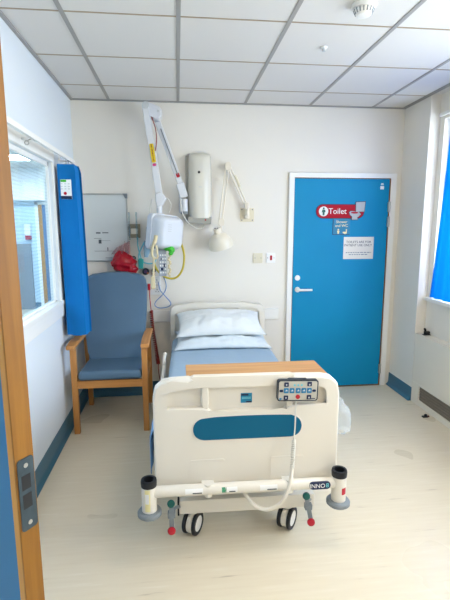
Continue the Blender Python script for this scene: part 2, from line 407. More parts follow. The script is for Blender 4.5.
MB().prism([(1.635+.045*math.cos(a)+.045, 1.757+.012*math.sin(a)) for a in [i*PI/10 for i in range(20)]], 'y', yd-.0125, yd-.0115, M=Ms).build('seat_picture', M['signred'], s)

s = thing('shower_sign', 'small square teal sign with white lettering below the red toilet sign', 'sign', (1.55, yd, 1.535))
MB().box(1.463, 1.635, yd-.003, yd, 1.535, 1.684, .001).build('sign_border', M['navy'], s)
MB().box(1.468, 1.635, yd-.004, yd-.002, 1.54, 1.684, .001).build('sign_panel', M['signteal'], s)
MB().text('Shower\nand WC', .036, face_y(1.55, yd-.0048, 1.64)).build('lettering', M['skinny'], s)
for xx, k in ((1.52, 0), (1.575, 1)):
    t = MB()
    if not k: t.cyl((xx, yd-.0045, 1.585), (xx, yd-.0055, 1.585), .008).prism([(xx-.012, 1.575), (xx+.012, 1.575), (xx+.006, 1.545), (xx-.006, 1.545)], 'y', yd-.0055, yd-.0045)
    else: t.prism([(xx-.008, 1.565), (xx+.02, 1.565), (xx+.02, 1.59), (xx+.03, 1.59), (xx+.03, 1.55), (xx+.012, 1.543), (xx-.012, 1.555)], 'y', yd-.0055, yd-.0045)
    t.build('person_symbol' if not k else 'shower_symbol', M['skinny'], s)
s = thing('paper_notice', 'cream paper notice with black print, taped to the door under the signs', 'notice', (1.73, yd, 1.302))
B(1.58, 1.882, yd-.002, yd, 1.302, 1.515).build('sheet', M['paper'], s)
MB().text('TOILETS ARE FOR\nPATIENT USE ONLY.', .031, face_y(1.73, yd-.0025, 1.45), .0003, 1.02).build('lettering', M['ink'], s)
t = MB()
for zz, a, bb in ((1.365, 1.605, 1.86), (1.345, 1.635, 1.83)):
    xx = a
    while xx < bb:
        ww = random.uniform(.012, .03); t.box(xx, min(xx+ww, bb), yd-.0026, yd-.002, zz-.004, zz+.004); xx += ww+.008
t.build('small_print', M['grey'], s)
s = thing('door_label', 'tiny pale label at the top right corner of the toilet door', 'label', (1.957, yd, 1.965))
B(1.938, 1.974, yd-.0015, yd, 1.965, 1.995).build('label_plate', M['signwhite'], s)
MB().box(1.942, 1.97, yd-.0015, yd, 2.005, 2.012).box(1.945, 1.967, yd-.0015, yd, 2.016, 2.022).build('print', M['signwhite'], s)

for o in list(COL.objects):
    if o.parent is None and o.name in ('shower_sign', 'paper_notice'): o.location.x += .018
# ------------------------------------------------------------------ near door leaf (left edge of the photo)
th = math.radians(35); ex, nx = Vector((math.cos(th), -math.sin(th), 0)), Vector((-math.sin(th), -math.cos(th), 0))
A = Vector((-.383, 1.1, 0)); LW = .625
d = struct('door_2', A-ex*LW)
R_ = Matrix(((ex.x, nx.x, 0, A.x), (ex.y, nx.y, 0, A.y), (0, 0, 1, 0), (0, 0, 0, 1)))   # local u along the leaf (0 at the edge), v through its thickness
def lb(u0, u1, v0, v1, z0, z1, bev=0): return MB().box(u0, u1, v0, v1, z0, z1, bev, 2, R_)
lb(-LW, -.026, .001, .053, .01, 2.1).build('door_leaf', M['shadeblue'], d)
lb(-.006, 0, 0, .054, .01, 2.1, .001).build('edge_lipping', M['lip'], d)
lb(-.026, -.006, 0, .054, .01, 2.1, .001).build('face_lipping', M['lip2'], d)
MB().prism(rr(.004, .05, .832, 1.03, .008), 'x', 0, .003, .0008, M=R_).build('strike_plate', M['strike'], d)
for z in (.945, .893): MB().box(.0025, .0035, .016, .042, z, z+.04, M=R_).build('latch_hole', M['black'], d)
for z in (1.01, .851): MB().prism([(.027+.006*math.cos(a), z+.006*math.sin(a)) for a in [i*PI/8 for i in range(16)]], 'x', .002, .0045, M=R_).build('screw', M['alu'], d)

f = MB().box(XL-.12, XL+.012, DY0-.05, DY0+.03, 0, 2.12, .003).box(XL-.12, XL+.012, DY1-.03, DY1+.05, 0, 2.12, .003).box(XL-.12, XL+.012, DY0-.05, DY1+.05, 2.09, 2.14, .003)
f.build('door_frame', M['white'], d)

# ------------------------------------------------------------------ what shows through the left window
d = struct('door_3', (-2.75, YFAR, 0))
MB().box(-2.74, -2.68, YFAR-.04, YFAR, 0, 2.1).box(-1.9, -1.85, YFAR-.04, YFAR, 0, 2.1).box(-2.74, -1.85, YFAR-.04, YFAR, 2.05, 2.1).build('door_frame', M['signwhite'], d)
B(-2.68, -1.9, YFAR-.02, YFAR-.005, .01, 2.05).build('door_leaf', M['shadeblue'], d)
B(-2.68, -2.61, YFAR-.035, YFAR-.02, .01, 2.05).build('door_lining', M['lip2'], d)
B(-2.52, -2.2, YFAR-.03, YFAR-.021, .9, 1.9).build('door_vision_panel', M['lgrey'], d)
t = thing('soap_dispenser', 'small white and red dispenser on the far wall seen through the left window', 'dispenser', (-2.89, YFAR, 1.38))
B(-2.95, -2.83, YFAR-.1, YFAR, 1.46, 1.68, .02).build('dispenser_body', M['signwhite'], t)
B(-2.94, -2.84, YFAR-.09, YFAR, 1.38, 1.46, .01).build('nozzle_cover', M['red'], t)
B(-3.5, -2.86, YFAR-.06, YFAR, 0, 1.3, .004).build('trim_4', M['grey'], kind='structure')
for nm, lx, ly in (('nearer', -2.6, 1.6), ('middle', -2.6, 4.6), ('farther', -2.6, 7.4)):  # unseen panels added to give the hall its cool light
    t = thing('ceiling_light', 'unseen ceiling light added for the hall beyond the left window, '+{'nearer': 'nearest of the three', 'middle': 'middle of the three', 'farther': 'farthest of the three'}[nm], 'light', (lx, ly, ZC-.02), 0, 'added hall lights')
    B(lx-.3, lx+.3, ly-.3, ly+.3, ZC-.012, ZC-.002).build('diffuser', M['fillcool'], t)
    MB().box(lx-.32, lx-.3, ly-.32, ly+.32, ZC-.02, ZC).box(lx+.3, lx+.32, ly-.32, ly+.32, ZC-.02, ZC).box(lx-.3, lx+.3, ly-.32, ly-.3, ZC-.02, ZC).box(lx-.3, lx+.3, ly+.3, ly+.32, ZC-.02, ZC).build('frame', M['white'], t)
# room luminaires (above the frame of the photo)
def luminaire(x0, y0, label):
    t = thing('ceiling_light', label, 'light', (x0+.3, y0+.3, ZC-.02))
    B(x0+.04, x0+.56, y0+.04, y0+.56, ZC-.012, ZC-.002).build('diffuser', M['lampglow'], t)
    MB().box(x0, x0+.04, y0, y0+.6, ZC-.016, ZC).box(x0+.56, x0+.6, y0, y0+.6, ZC-.016, ZC).box(x0+.04, x0+.56, y0, y0+.04, ZC-.016, ZC).box(x0+.04, x0+.56, y0+.56, y0+.6, ZC-.016, ZC).build('frame', M['white'], t)
luminaire(.627, 1.333, 'square recessed ceiling light nearer the bed')
luminaire(.627, -.467, 'square recessed ceiling light farther from the bed')

# ------------------------------------------------------------------ ceiling devices
t = thing('smoke_detector', 'round white smoke detector on the ceiling, the larger of two ceiling devices', 'smoke detector', (.951, 2.307, ZC-.06))
MB().lathe([(0, 0), (.06, 0), (.062, -.012), (.055, -.02), (0, -.02)], (.951, 2.307, ZC)).build('base', M['white'], t)
MB().lathe([(.046, -.02), (.048, -.032), (.036, -.052), (.03, -.056), (0, -.056)], (.951, 2.307, ZC)).build('sensor_head', M['white'], t)
mb = MB()
for k in range(16):
    a = 2*PI*k/16; mb.cyl((.951+.049*math.cos(a), 2.307+.049*math.sin(a), ZC-.026), (.951+.041*math.cos(a), 2.307+.041*math.sin(a), ZC-.046), .0035, seg=6)
mb.build('vents', M['grey'], t)
t = thing('ceiling_sensor', 'tiny white sensor on a ceiling tile, nearer the back wall', 'sensor', (.925, 2.84, ZC-.03))
MB().lathe([(0, 0), (.022, 0), (.022, -.008), (.012, -.012), (0, -.012)], (.925, 2.84, ZC)).build('base', M['white'], t)
MB().lathe([(.011, -.012), (.011, -.026), (0, -.028)], (.925, 2.84, ZC)).build('sensor_tip', M['lgrey'], t)

# ------------------------------------------------------------------ left curtain, rail
rx = -.80
t = thing('curtain_rail', 'white wall-mounted curtain rail running above the left window', 'curtain rail', (rx, 2.7, 2.095))
MB().box(rx-.012, rx+.012, 1.5, 3.66, 2.10, 2.13, .003).build('rail', M['white'], t)
for y in (1.7, 2.75, 3.62): MB().box(XL, rx-.012, y-.012, y+.012, 2.108, 2.122).box(XL, XL+.006, y-.02, y+.02, 2.08, 2.15).build('bracket', M['white'], t)
MB().tube([(rx-.03+.011*math.cos(a), 2.66, 2.078+.011*math.sin(a)) for a in [i*2*PI/10 for i in range(11)]], .003, 6, 2).cyl((rx-.03, 2.66, 2.086), (rx-.006, 2.66, 2.10), .003).build('rail_hook', M['steel'], t)
t = thing('curtain', 'blue pleated paper curtain drawn back and bunched beside the left window', 'curtain', (-.79, 3.52, .785))
mb = MB(); z0, z1 = .785, 2.065
path = []; ny = 7
for i in range(ny):
    y = 3.40+.03*i; dx = .008*math.sin(i*2.1)
    L_, R2 = (-.862+dx, y+.004), (-.738+dx+(.008 if i > 1 else 0), y-.004)
    path += [L_, R2] if i % 2 == 0 else [R2, L_]
pp = []
for (a, b_), (c_, d_) in zip(path, path[1:]):
    for k in range(6): pp.append((a+(c_-a)*k/6, b_+(d_-b_)*k/6))
pp.append(path[-1])
def cf(u, v):
    i = u*(len(pp)-1); k = min(int(i), len(pp)-2); f_ = i-k
    x = pp[k][0]*(1-f_)+pp[k+1][0]*f_; y = pp[k][1]*(1-f_)+pp[k+1][1]*f_
    z = z0+(z1-z0)*v
    x += (1-v)*(.02*(x+.86)/.14)-.012*(v > .985)*((x+.72) > -.03)
    y += .006*math.sin(z*3+x*30)
    return (x, y, z+.004*math.sin(x*50)*(1-v))
mb.grid(cf, len(pp)-1, 30, .002).build('pleated_cloth', M['curtain'], t)
for y in (3.41, 3.5, 3.6): MB().cyl((rx, y, 2.06), (rx, y, 2.104), .003, seg=8).box(rx-.01, rx+.01, y-.004, y+.004, 2.058, 2.074).build('curtain_hook', M['lgrey'], t)
c = B(-.842, -.766, 3.387, 3.392, 1.815, 1.955).build('care_card', M['signwhite'], t)
B(-.842, -.766, 3.386, 3.388, 1.815, 1.838).build('card_footer', M['navy'], c)
B(-.84, -.80, 3.386, 3.388, 1.937, 1.953).build('card_heading', M['lime'], c)
MB().prism([(-.811+.012*math.cos(i*PI/4+.39), 1.856+.012*math.sin(i*PI/4+.39)) for i in range(8)], 'y', 3.386, 3.388).build('stop_symbol', M['signred'], c)
mb = MB()
for i in range(3):
    for j in range(3): mb.box(-.84+.025*i, -.826+.025*i, 3.386, 3.388, 1.885+.018*j, 1.891+.018*j)
mb.build('card_print', M['lgrey'], c)

# ------------------------------------------------------------------ right-hand curtain, radiator casing
t = thing('curtain', 'bright blue curtain hanging in front of the right-hand window, lit by daylight', 'curtain', (2.224, 3.2, .995))
def rc(u, v):
    flare = .13*(1-v)**1.2
    y = 3.49+flare-.62*u*(1+.1*(1-v)); x = 2.224+.010*math.sin(u*34)+.003*math.sin(v*5+u*9)
    return (x-.0*v, y, .992+(2.52-.992)*v)
MB().grid(rc, 90, 24, .0015).build('cloth', M['daycurtain'], t)
t2 = thing('curtain_rail', 'white curtain rail over the right-hand window recess', 'curtain rail', (2.22, 2.7, 2.52))
B(2.212, 2.234, .2, 3.66, 2.522, 2.55, .003).build('rail', M['white'], t2)
for y in (.4, 1.9, 3.55): B(2.234, XO, y-.012, y+.012, 2.53, 2.545).build('bracket', M['white'], t2)
t = thing('radiator_casing', 'long cream radiator casing with a low grille under the right-hand window', 'radiator', (2.25, 2.6, 0))
mb = MB().box(XR, XR+.02, YF+.05, YP-.004, .2, .65, .004).box(XR+.02, XO, YF+.05, YP-.004, .625, .65).box(XR, XR+.02, YP-.13, YP-.004, 0, .2).box(XR, XR+.02, YF+.05, YP-.13, 0, .055, .003).box(XR, XR+.02, YF+.05, YP-.13, .185, .2)
mb.build('front_panel', M['rad'], t)
B(XR+.02, XO, YF+.06, YP-.006, .65, .654).build('top_shelf', M['rad'], t)
B(XR+.012, XR+.02, YF+.05, YP-.13, .055, .185).build('grille_backing', M['grille'], t)
mb = MB(); y = YF+.07
while y < YP-.14: mb.box(XR+.006, XR+.012, y, y+.005, .055, .185); y += .016
for z in (.08, .105, .13, .155): mb.box(XR+.005, XR+.011, YF+.05, YP-.13, z-.002, z+.002)
mb.build('grille', M['grilleb'], t)
t = thing('window_winder', 'small black handle lying on top of the radiator casing', 'handle', (2.2, 3.60, .654))
MB().box(2.18, 2.23, 3.575, 3.605, .656, .69, .008).box(2.172, 2.234, 3.57, 3.61, .654, .66, .002).build('handle_body', M['black'], t)
MB().tube([(2.19, 3.59, .685), (2.187, 3.59, .705), (2.178, 3.59, .712)], .009, 8).build('handle_knob', M['black'], t)
t = thing('rubber_doorstop', 'tiny black scrap lying on the floor near the radiator casing', 'scrap', (2.07, 3.32, 0))
MB().box(2.055, 2.1, 3.305, 3.335, 0, .012, .005).sph((2.085, 3.32, .018), .014, (1, .8, .8)).build('scrap_body', M['black'], t)
MB().sph((2.105, 3.312, .01), .009).build('scrap_tip', mat('brown_rubber', '#6b3f35', .6), t)

# ------------------------------------------------------------------ armchair
cx, cy = -.545, 3.62
t = thing('armchair', 'high-backed hospital armchair with blue vinyl cushions and oak frame', 'armchair', (cx, cy, 0))
for sx in (-1, 1):
    x = cx+sx*.27
    MB().box(x-.022, x+.022, 3.325, 3.365, 0, .69, .005).build('leg', M['oak'], t)
    MB().prism([(3.90, 0), (3.938, 0), (3.90, .42), (3.86, .69), (3.825, .69), (3.86, .42)], 'x', x-.02, x+.02, .004).build('leg', M['oak'], t)
    MB().prism([(3.285, .70), (3.30, .725), (3.42, .735), (3.75, .725), (3.885, .715), (3.885, .695), (3.75, .70), (3.42, .705), (3.31, .69)], 'x', x-.032+.008*sx, x+.032+.008*sx, .008).build('armrest', M['oaky'], t)
    MB().box(x-.012, x+.012, 3.36, 3.87, .375, .43, .003).build('side_rail', M['oaky'], t)
B(cx-.25, cx+.25, 3.33, 3.355, .372, .432, .004).build('front_rail', M['oakx'], t)
B(cx-.25, cx+.25, 3.85, 3.875, .33, .40, .004).build('back_rail', M['oakx'], t)
def seatf(u, v):
    return None
mb = MB().box(cx-.245, cx+.245, 3.325, 3.80, .432, .505, .03, 4)
for v in mb.bm.verts:
    if v.co.z > .47: v.co.z += .012*(1-((v.co.x-cx)/.245)**2)-.02*max(0, (v.co.y-3.4)/.4)
mb.build('seat_cushion', M['vinyl'], t)
mb = MB()
o = []
w0, w1 = .238, .27
for k in range(7): o.append((-w0-(w1-w0)*min(1, k/3), .46+.09*k*1.1))
top = [(-.27, 1.06), (-.27, 1.13), (-.262, 1.185), (-.24, 1.215), (-.2, 1.235), (-.1, 1.248), (0, 1.252)]
half = [(-w0, .46), (-w0, .55), (-.25, .72), (-.265, .9)]+top
o = half+[(-x, z) for x, z in reversed(half[:-1])]
mb.prism(o, 'y', 0, .10, .028, 4)
bmesh.ops.subdivide_edges(mb.bm, edges=[e for e in mb.bm.edges if e.calc_length() > .15], cuts=6, use_grid_fill=True)
for v in mb.bm.verts:
    v.co.z = .46+(v.co.z-.46)*.965; h = v.co.z-.46; k = abs(v.co.x)/.27
    v.co.y += 3.735+h*.17-.05*k**2.2*(.5 < v.co.z-.0)*min(1, h/.2)
    v.co.x += cx
mb.build('backrest', M['vinyl'], t)

# ------------------------------------------------------------------ bed
BX, BY, BR = .325, 2.0, math.radians(-1.0)
bed = thing('hospital_bed', 'cream hospital bed with teal oval on the footboard, between armchair and toilet door', 'bed', (BX, BY, 0), BR)
def bp(x, y, z): return Matrix.Translation((BX, BY, 0)) @ Matrix.Rotation(BR, 4, 'Z') @ Vector((x, y, z))
def board(y, wid, zb, zt, ridges):
    pass
# footboard: back sheet, raised rim, raised lower panel, ridges
hw = .46
f = MB()
out = [(-hw+.02, .335), (-hw, .36), (-hw, .80), (-hw+.012, .852), (-hw+.045, .882), (-hw+.09, .892), (-.285, .895), (-.265, .884), (.22, .884), (.24, .895), (hw-.09, .892), (hw-.045, .882), (hw-.012, .852), (hw, .80), (hw, .36), (hw-.02, .335)]
f.prism(out, 'y', .012, .05, .012, 3)
# raised lower panel with swooping top edge
low = [(-hw+.02, .337), (-hw+.002, .36), (-hw+.002, .752), (-.33, .748), (-.22, .748), (-.19, .738), (-.175, .722), (-.1, .728), (0, .731), (.1, .728), (.175, .722), (.19, .738), (.22, .748), (.33, .748), (hw-.002, .752), (hw-.002, .36), (hw-.02, .337)]
f.prism(low, 'y', -.018, .02, .012, 3)
rim = [(-hw+.002, .40), (-hw+.002, .80), (-hw+.014, .851), (-hw+.046, .88), (-hw+.09, .889), (-.285, .892), (-.265, .880), (.22, .880), (.24, .892), (hw-.09, .889), (hw-.046, .88), (hw-.014, .851), (hw-.002, .80), (hw-.002, .40),
       (hw-.06, .40), (hw-.06, .815), (hw-.075, .842), (hw-.11, .85), (.27, .85), (-.27, .85), (-hw+.11, .85), (-hw+.075, .842), (-hw+.06, .815), (-hw+.06, .40)]
f.prism(rim, 'y', -.0176, .02, .012, 3)
for sx in (-1, 1):
    x = sx*.208
    f.prism([(x-.013, .735), (x+.014, .735), (x+.02, .79), (x+.014, .86), (x-.014, .86), (x-.02, .79)], 'y', -.012, .02, .008, 3)
    f.prism(rr(sx*.2-.085, sx*.2+.085, .35, .482, .01), 'y', -.0205, -.017, .0012, 1)
foot = f.build('footboard', M['plastic'], bed, local=True)
def arc_top():
    p = []
    x0, x1, z0, z1 = -.268, .268, .585, .694; r = .053
    pts = rr(x0, x1, z0, z1, r, 8)
    return [(x, z+.006*(1-(x/.272)**2)*(1 if z > .63 else .0)) for x, z in pts]
ot = arc_top(); fine = []
for (a, b_), (c_, d_) in zip(ot, ot[1:]+ot[:1]):
    n_ = 8 if abs(a-c_) > .1 else 1
    for k in range(n_): 
        x = a+(c_-a)*k/n_; z = b_+(d_-b_)*k/n_
        if n_ > 1: z += .008*(1-(x/.272)**2)*(1 if z > .63 else -.0)
        fine.append((x, z))
MB().prism([(x*1.02, .642+(z-.642)*1.06) for x, z in fine], 'y', -.0195, -.017, .001, 1).build('oval_surround', M['plastic'], foot, local=True)
MB().prism(fine, 'y', -.0215, -.017, .0015, 1).build('oval_inset', M['teal'], foot, local=True)
# square sticker
k = MB().box(-.032, .024, .0106, .013, .757, .807).build('square_label', M['signteal'], foot, local=True)
for q in (B(-.03, .006, .0098, .0112, .794, .803), B(-.006, .022, .0098, .0112, .759, .766)): q.build('label_print', M['navy'], k, local=True)
MB().box(-.026, .018, .0098, .0112, .778, .781).box(-.026, .018, .0098, .0112, .784, .787).build('label_lines', M['cyan'], k, local=True)
# bumper bar with end posts
ty, tz, c0 = -.075, .36, -.016
MB().tube([(c0-.44, ty, tz), (c0, ty, tz), (c0+.44, ty, tz)], .027, 20, 2).build('bumper_bar', M['bedmetal'], bed, local=True)
for x in (-.2, .2): MB().box(x-.03, x+.03, ty+.0, .03, tz-.012, tz+.012, .003).cyl((x, ty, tz-.034), (x, ty, tz+.03), .02).build('bumper_bracket', M['bedmetal'], bed, local=True)
def sticker(x, w_, z=tz, h=.026, m=M['signwhite'], nm='sticker'):
    s_ = MB().grid(lambda u, v: (x+w_*u, ty-.0278*math.cos((v-.5)*h/.0278+.25), z+.0278*math.sin((v-.5)*h/.0278+.25)), 1, 6, .0004).build(nm, m, bed, local=True)
    return s_
sticker(-.12, .06); sticker(-.135, .022, m=mat('sticker_green', '#4d9b78', .5)); sticker(.05, .085); sticker(-.31, .085)
for x, w_ in ((.085, .045), (-.1, .03), (-.275, .045)): B(x, x+w_, ty-.0292, ty-.0272, tz-.004, tz+.001).build('sticker_print', M['blur'], bed, local=True)
g = MB().prism(rr(.293, .398, tz-.016, tz+.022, .017), 'y', ty-.0295, ty-.02, .001, 1).build('maker_badge', M['navy'], bed, local=True)
MB().text('INNO', .031, face_y(.332, ty-.0298, tz+.002), .0006, .95).build('badge_lettering', M['signwhite'], g, local=True)
MB().text('8', .031, face_y(.382, ty-.0298, tz+.003), .0006, 1.15).build('badge_numeral', M['cyan'], g, local=True)
for sx in (-1, 1):
    x = c0+sx*.466
    p = MB().lathe([(0, .268), (.036, .268), (.036, .40), (.03, .405), (.028, .36), (0, .36)], (x, ty, 0)).build('corner_post', M['bedmetal'], bed, local=True)
    MB().lathe([(.03, .395), (.037, .395), (.0385, .418), (.036, .428), (.026, .428), (.024, .38), (0, .37)], (x, ty, 0)).build('post_cap', M['black'], p, local=True)
    MB().lathe([(0, .240), (.05, .240), (.058, .247), (.058, .260), (.052, .267), (.04, .269), (0, .269)], (x, ty, 0)).build('bumper_wheel', M['grey'], p, local=True)
    if sx > 0: MB().grid(lambda u, v: (x+.0365*math.sin(.1+.7*u), ty-.0365*math.cos(.1+.7*u), .31+.035*v), 5, 1, .0004).build('red_label', M['red'], p, local=True)
    else:
        MB().grid(lambda u, v: (x+.0365*math.sin(-.5+.7*u), ty-.0365*math.cos(-.5+.7*u), .28+.11*v), 6, 1, .0004).build('yellow_label', M['skinny'], p, local=True)
        MB().grid(lambda u, v: (x+.037*math.sin(-.45+.5*u), ty-.037*math.cos(-.45+.5*u), .32+.05*v), 6, 1, .0004).build('white_label', M['signwhite'], p, local=True)
# chassis
B(-.345, .375, .07, .13, .128, .205, .006).build('cross_beam', M['bedmetal'], bed, local=True)
B(-.353, -.345, .066, .134, .124, .209, .002).build('beam_cap', M['black'], bed, local=True)
B(-.345, .375, 1.82, 1.88, .128, .205, .006).build('cross_beam', M['bedmetal'], bed, local=True)
for x in (-.3, .3):
    B(x-.03, x+.03, .13, 1.82, .14, .195, .005).build('chassis_rail', M['bedmetal'], bed, local=True)
for x in (-.25, .25):
    for y0, y1 in ((.45, .62), (1.5, 1.33)): MB().cyl((x, y0, .19), (x, y1, .40), .022).build('lift_column', M['bedmetal'], bed, local=True)
MB().box(-.43, .43, .05, 1.97, .40, .44, .005).build('mattress_deck', M['lgrey'], bed, local=True)
for x in (-.40, .40): 
    for y0, y1 in ((.02, .1), (1.9, 2.02)): MB().box(x-.02, x+.02, y0, y1, .36, .42).build('board_bracket', M['bedmetal'], bed, local=True)
for x, y, a in ((-.275, .10, -28), (.235, .10, -36), (-.275, 1.85, 20), (.235, 1.85, 50)):
    Ra = Matrix.Translation((x, y, 0)) @ Matrix.Rotation(math.radians(a), 4, 'Z')
    c = MB().cyl(Ra @ Vector((0, 0, .124)), Ra @ Vector((0, 0, .132)), .03)
    b = bmesh.new(); c.lathe([(0, .118), (.022, .118), (.03, .125), (0, .13)], (x, y, 0))
    for s_ in (0,): c.box(-.009, .009, -.05, .05, .055, .118, .008, 2, Ra)
    c.prism([(.054*math.cos(q*PI/12), .061+.054*math.sin(q*PI/12)) for q in range(24)], 'x', -.0155, .0155, .003, 2, Ra)
    c = c.build('caster', M['bedmetal'], bed, local=True)
    for s_ in (-1, 1):
        v = Ra @ Vector((s_, 0, 0))-Ra @ Vector((0, 0, 0)); cen = Ra @ Vector((s_*.027, 0, .061))
        wv = MB().lathe([(.04, -.010), (.056, -.010), (.061, -.006), (.061, .006), (.056, .010), (.046, .011), (.04, .008)], cen, v, 36).build('tyre', M['black'], c, local=True)
        MB().lathe([(0, -.008), (.043, -.008), (.045, .006), (.038, .008), (.030, .0065), (.016, .0085), (0, .0085)], cen, v, 36).build('wheel_disc', M['signwhite'], c, local=True)
for x, dx in ((-.379, .0), (.283, .028)):
    p = MB().prism([(x-.01, .30), (x+.012, .30), (x+dx*.5+.012, .235), (x+dx+.012, .165), (x+dx-.01, .165), (x+dx*.5-.01, .235)], 'y', -.085, -.075, .002)
    p.box(x+dx*.5-.017, x+dx*.5+.019, -.09, -.06, .222, .252, .004)
    if dx == 0: p.tube([(x, -.065, .237), (x+.02, .0, .22), (x+.035, .075, .17)], .008, 8)
    else: p.tube([(x+.01, -.065, .237), (x+.03, .0, .22), (x+.07, .075, .17)], .008, 8)
    p = p.build('brake_pedal', M['grey'], bed, local=True)
    MB().lathe([(0, -.006), (.017, -.006), (.019, 0), (.017, .008), (0, .011)], (x, -.088, .302), (0, -1, 0)).build('green_knob', M['green'], p, local=True)
    MB().lathe([(0, -.006), (.018, -.006), (.02, 0), (.018, .008), (0, .012)], (x+dx, -.088, .158), (0, -1, 0)).build('red_knob', M['red'], p, local=True)
# headboard
h = MB(); hh = .445; hy = 1.985
o = [(-hh+.015, .45), (-hh, .5), (-hh, .83), (-hh+.015, .88), (-hh+.05, .905), (-.22, .912), (-.205, .918), (.205, .918), (.22, .912), (hh-.05, .905), (hh-.015, .88), (hh, .83), (hh, .5), (hh-.015, .45)]
h.prism(o, 'y', hy, hy+.04, .01, 3)
h.prism([(-hh+.002, .62), (-hh+.002, .83), (-hh+.017, .879), (-hh+.05, .902), (-.22, .909), (-.205, .915), (.205, .915), (.22, .909), (hh-.05, .902), (hh-.017, .879), (hh-.002, .83), (hh-.002, .62), (hh-.05, .62), (hh-.05, .83), (hh-.08, .865), (.27, .872), (-.27, .872), (-hh+.08, .865), (-hh+.05, .83), (-hh+.05, .62)], 'y', hy-.014, hy+.01, .006, 3)
for x in (-.2, .2): h.prism(rr(x-.014, x+.014, .6, .885, .01), 'y', hy-.012, hy+.01, .005, 2)
h.build('headboard', M['plastic'], bed, local=True)
# folded left side rail
s_ = MB().tube([(-.475, .55, .47), (-.475, 1.0, .50), (-.475, 1.35, .52)], .013, 10).tube([(-.475, .55, .34), (-.475, 1.35, .36)], .013, 10, 0)
s_.tube([(-.475, 1.35, .34), (-.476, 1.36, .5), (-.47, 1.38, .60), (-.46, 1.39, .62)], .014, 10)
s_.cyl((-.475, .6, .34), (-.475, .6, .48), .011).cyl((-.475, .95, .35), (-.475, .95, .5), .011).box(-.475, -.43, .58, .62, .4, .43).box(-.475, -.43, 1.3, 1.34, .4, .43)
s_.build('side_rail', M['bedmetal'], bed, local=True)

# mattress with fitted sheet
mt = thing('mattress', 'blue sheeted mattress lying on the hospital bed', 'mattress', bp(0, .07, .44), BR)
ORG[mt.name] = Vector((0, 0, 0))
def mshift(mb):
    bmesh.ops.translate(mb.bm, verts=mb.bm.verts, vec=(0, -.07, -.44)); return mb
def top(x, y): return .006*noise.noise(Vector((x*5, y*4, 1)))+.004*noise.noise(Vector((x*14, y*3, 5)))
def mf(u, v):
    # closed cross-section swept along the bed
    a = rr(-.425, .425, .44, .602, .045, 5); n_ = len(a)
    i = u*n_; k = int(i) % n_; f_ = i-int(i); q = a[(k+1) % n_]; p = a[k]
    x = p[0]+(q[0]-p[0])*f_; z = p[1]+(q[1]-p[1])*f_; y = .07+1.89*v
    if z > .58: z += top(x, y)
    return (x, y, z)
b = bmesh.new(); A_ = rr(-.425, .425, .44, .602, .045, 5); sec = []
for (a, c_), (d_, e_) in zip(A_, A_[1:]+A_[:1]):
    n_ = 22 if abs(a-d_) > .2 else 1
    for k in range(n_): sec.append((a+(d_-a)*k/n_, c_+(e_-c_)*k/n_))
rows = []
for j in range(61):
    y = .075+1.885*j/60; e_ = min(j, 60-j); s_ = 1-(.03 if e_ == 0 else 0)
    rows.append([b.verts.new((x*s_, y, .52+(z-.52)*s_+(top(x, y) if z > .58 else 0))) for x, z in sec])
for A1, B1 in zip(rows, rows[1:]):
    for k in range(len(sec)): j = (k+1) % len(sec); b.faces.new((A1[k], A1[j], B1[j], B1[k]))
b.faces.new(rows[0]); b.faces.new(rows[-1])
mshift(MB().add(b)).build('fitted_sheet', M['sheet'], mt, local=True)
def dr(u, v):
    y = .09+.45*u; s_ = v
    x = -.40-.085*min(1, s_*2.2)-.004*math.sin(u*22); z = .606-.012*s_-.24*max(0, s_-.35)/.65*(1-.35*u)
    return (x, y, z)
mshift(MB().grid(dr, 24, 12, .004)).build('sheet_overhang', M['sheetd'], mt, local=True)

# pillows
def pillow(name, label, c, w_, d_, th_, tilt, m, seed, droop=0, rz=0):
    def sect(sgn):
        def fn(u, v):
            a, b_ = u*2-1, v*2-1
            e = max(0, (1-abs(a)**2.6))**.5*max(0, (1-abs(b_)**2.6))**.5
            k = 1-.06*(abs(a)*abs(b_))**2+.05*(abs(a)*abs(b_))**6
            x = a*w_/2*(1-.05*(1-b_*b_)*(abs(a) > .0)*abs(a)+.04*(a*b_)**4); y = b_*d_/2*(1-.06*(1-a*a)*abs(b_))
            z = sgn*th_/2*e*(1 if sgn > 0 else .75)
            z += e**.5*(.022*noise.noise(Vector((a*2.2, b_*2.6, seed)))+.009*noise.noise(Vector((a*6, b_*5, seed+4))))*(1 if sgn > 0 else .4)
            z += (.007*noise.noise(Vector((a*9, b_*3.5, seed+9)))+.005*noise.noise(Vector((a*4+b_*7, b_*8-a*3, seed+2))))*min(1, e*2)*(1 if sgn > 0 else .4)
            z -= droop*max(0, -b_)**2*.5+droop*(abs(a)**3)*.6
            return (x, y, z)
        return fn
    mb = MB().grid(sect(1), 44, 30).grid(sect(-1), 44, 30)
    bmesh.ops.remove_doubles(mb.bm, verts=mb.bm.verts, dist=.002)
    bmesh.ops.recalc_face_normals(mb.bm, faces=mb.bm.faces)
    R3 = Matrix.Translation(bp(*c)) @ Matrix.Rotation(BR+rz, 4, 'Z') @ Matrix.Rotation(tilt, 4, 'X')
    bmesh.ops.transform(mb.bm, matrix=R3, verts=mb.bm.verts)
    return tag(mb.build(name, m, smooth=180), label, 'pillow')
pillow('pillow', 'white pillow lying on the mattress, underneath the other pillow', (.01, 1.70, .662), .80, .44, .105, math.radians(6), M['pillow2'], 3.1, .03)
pillow('pillow', 'white pillow on top of the other pillow, against the headboard', (.0, 1.745, .79), .745, .42, .145, math.radians(15), M['pillow'], 8.4, .03, .02)

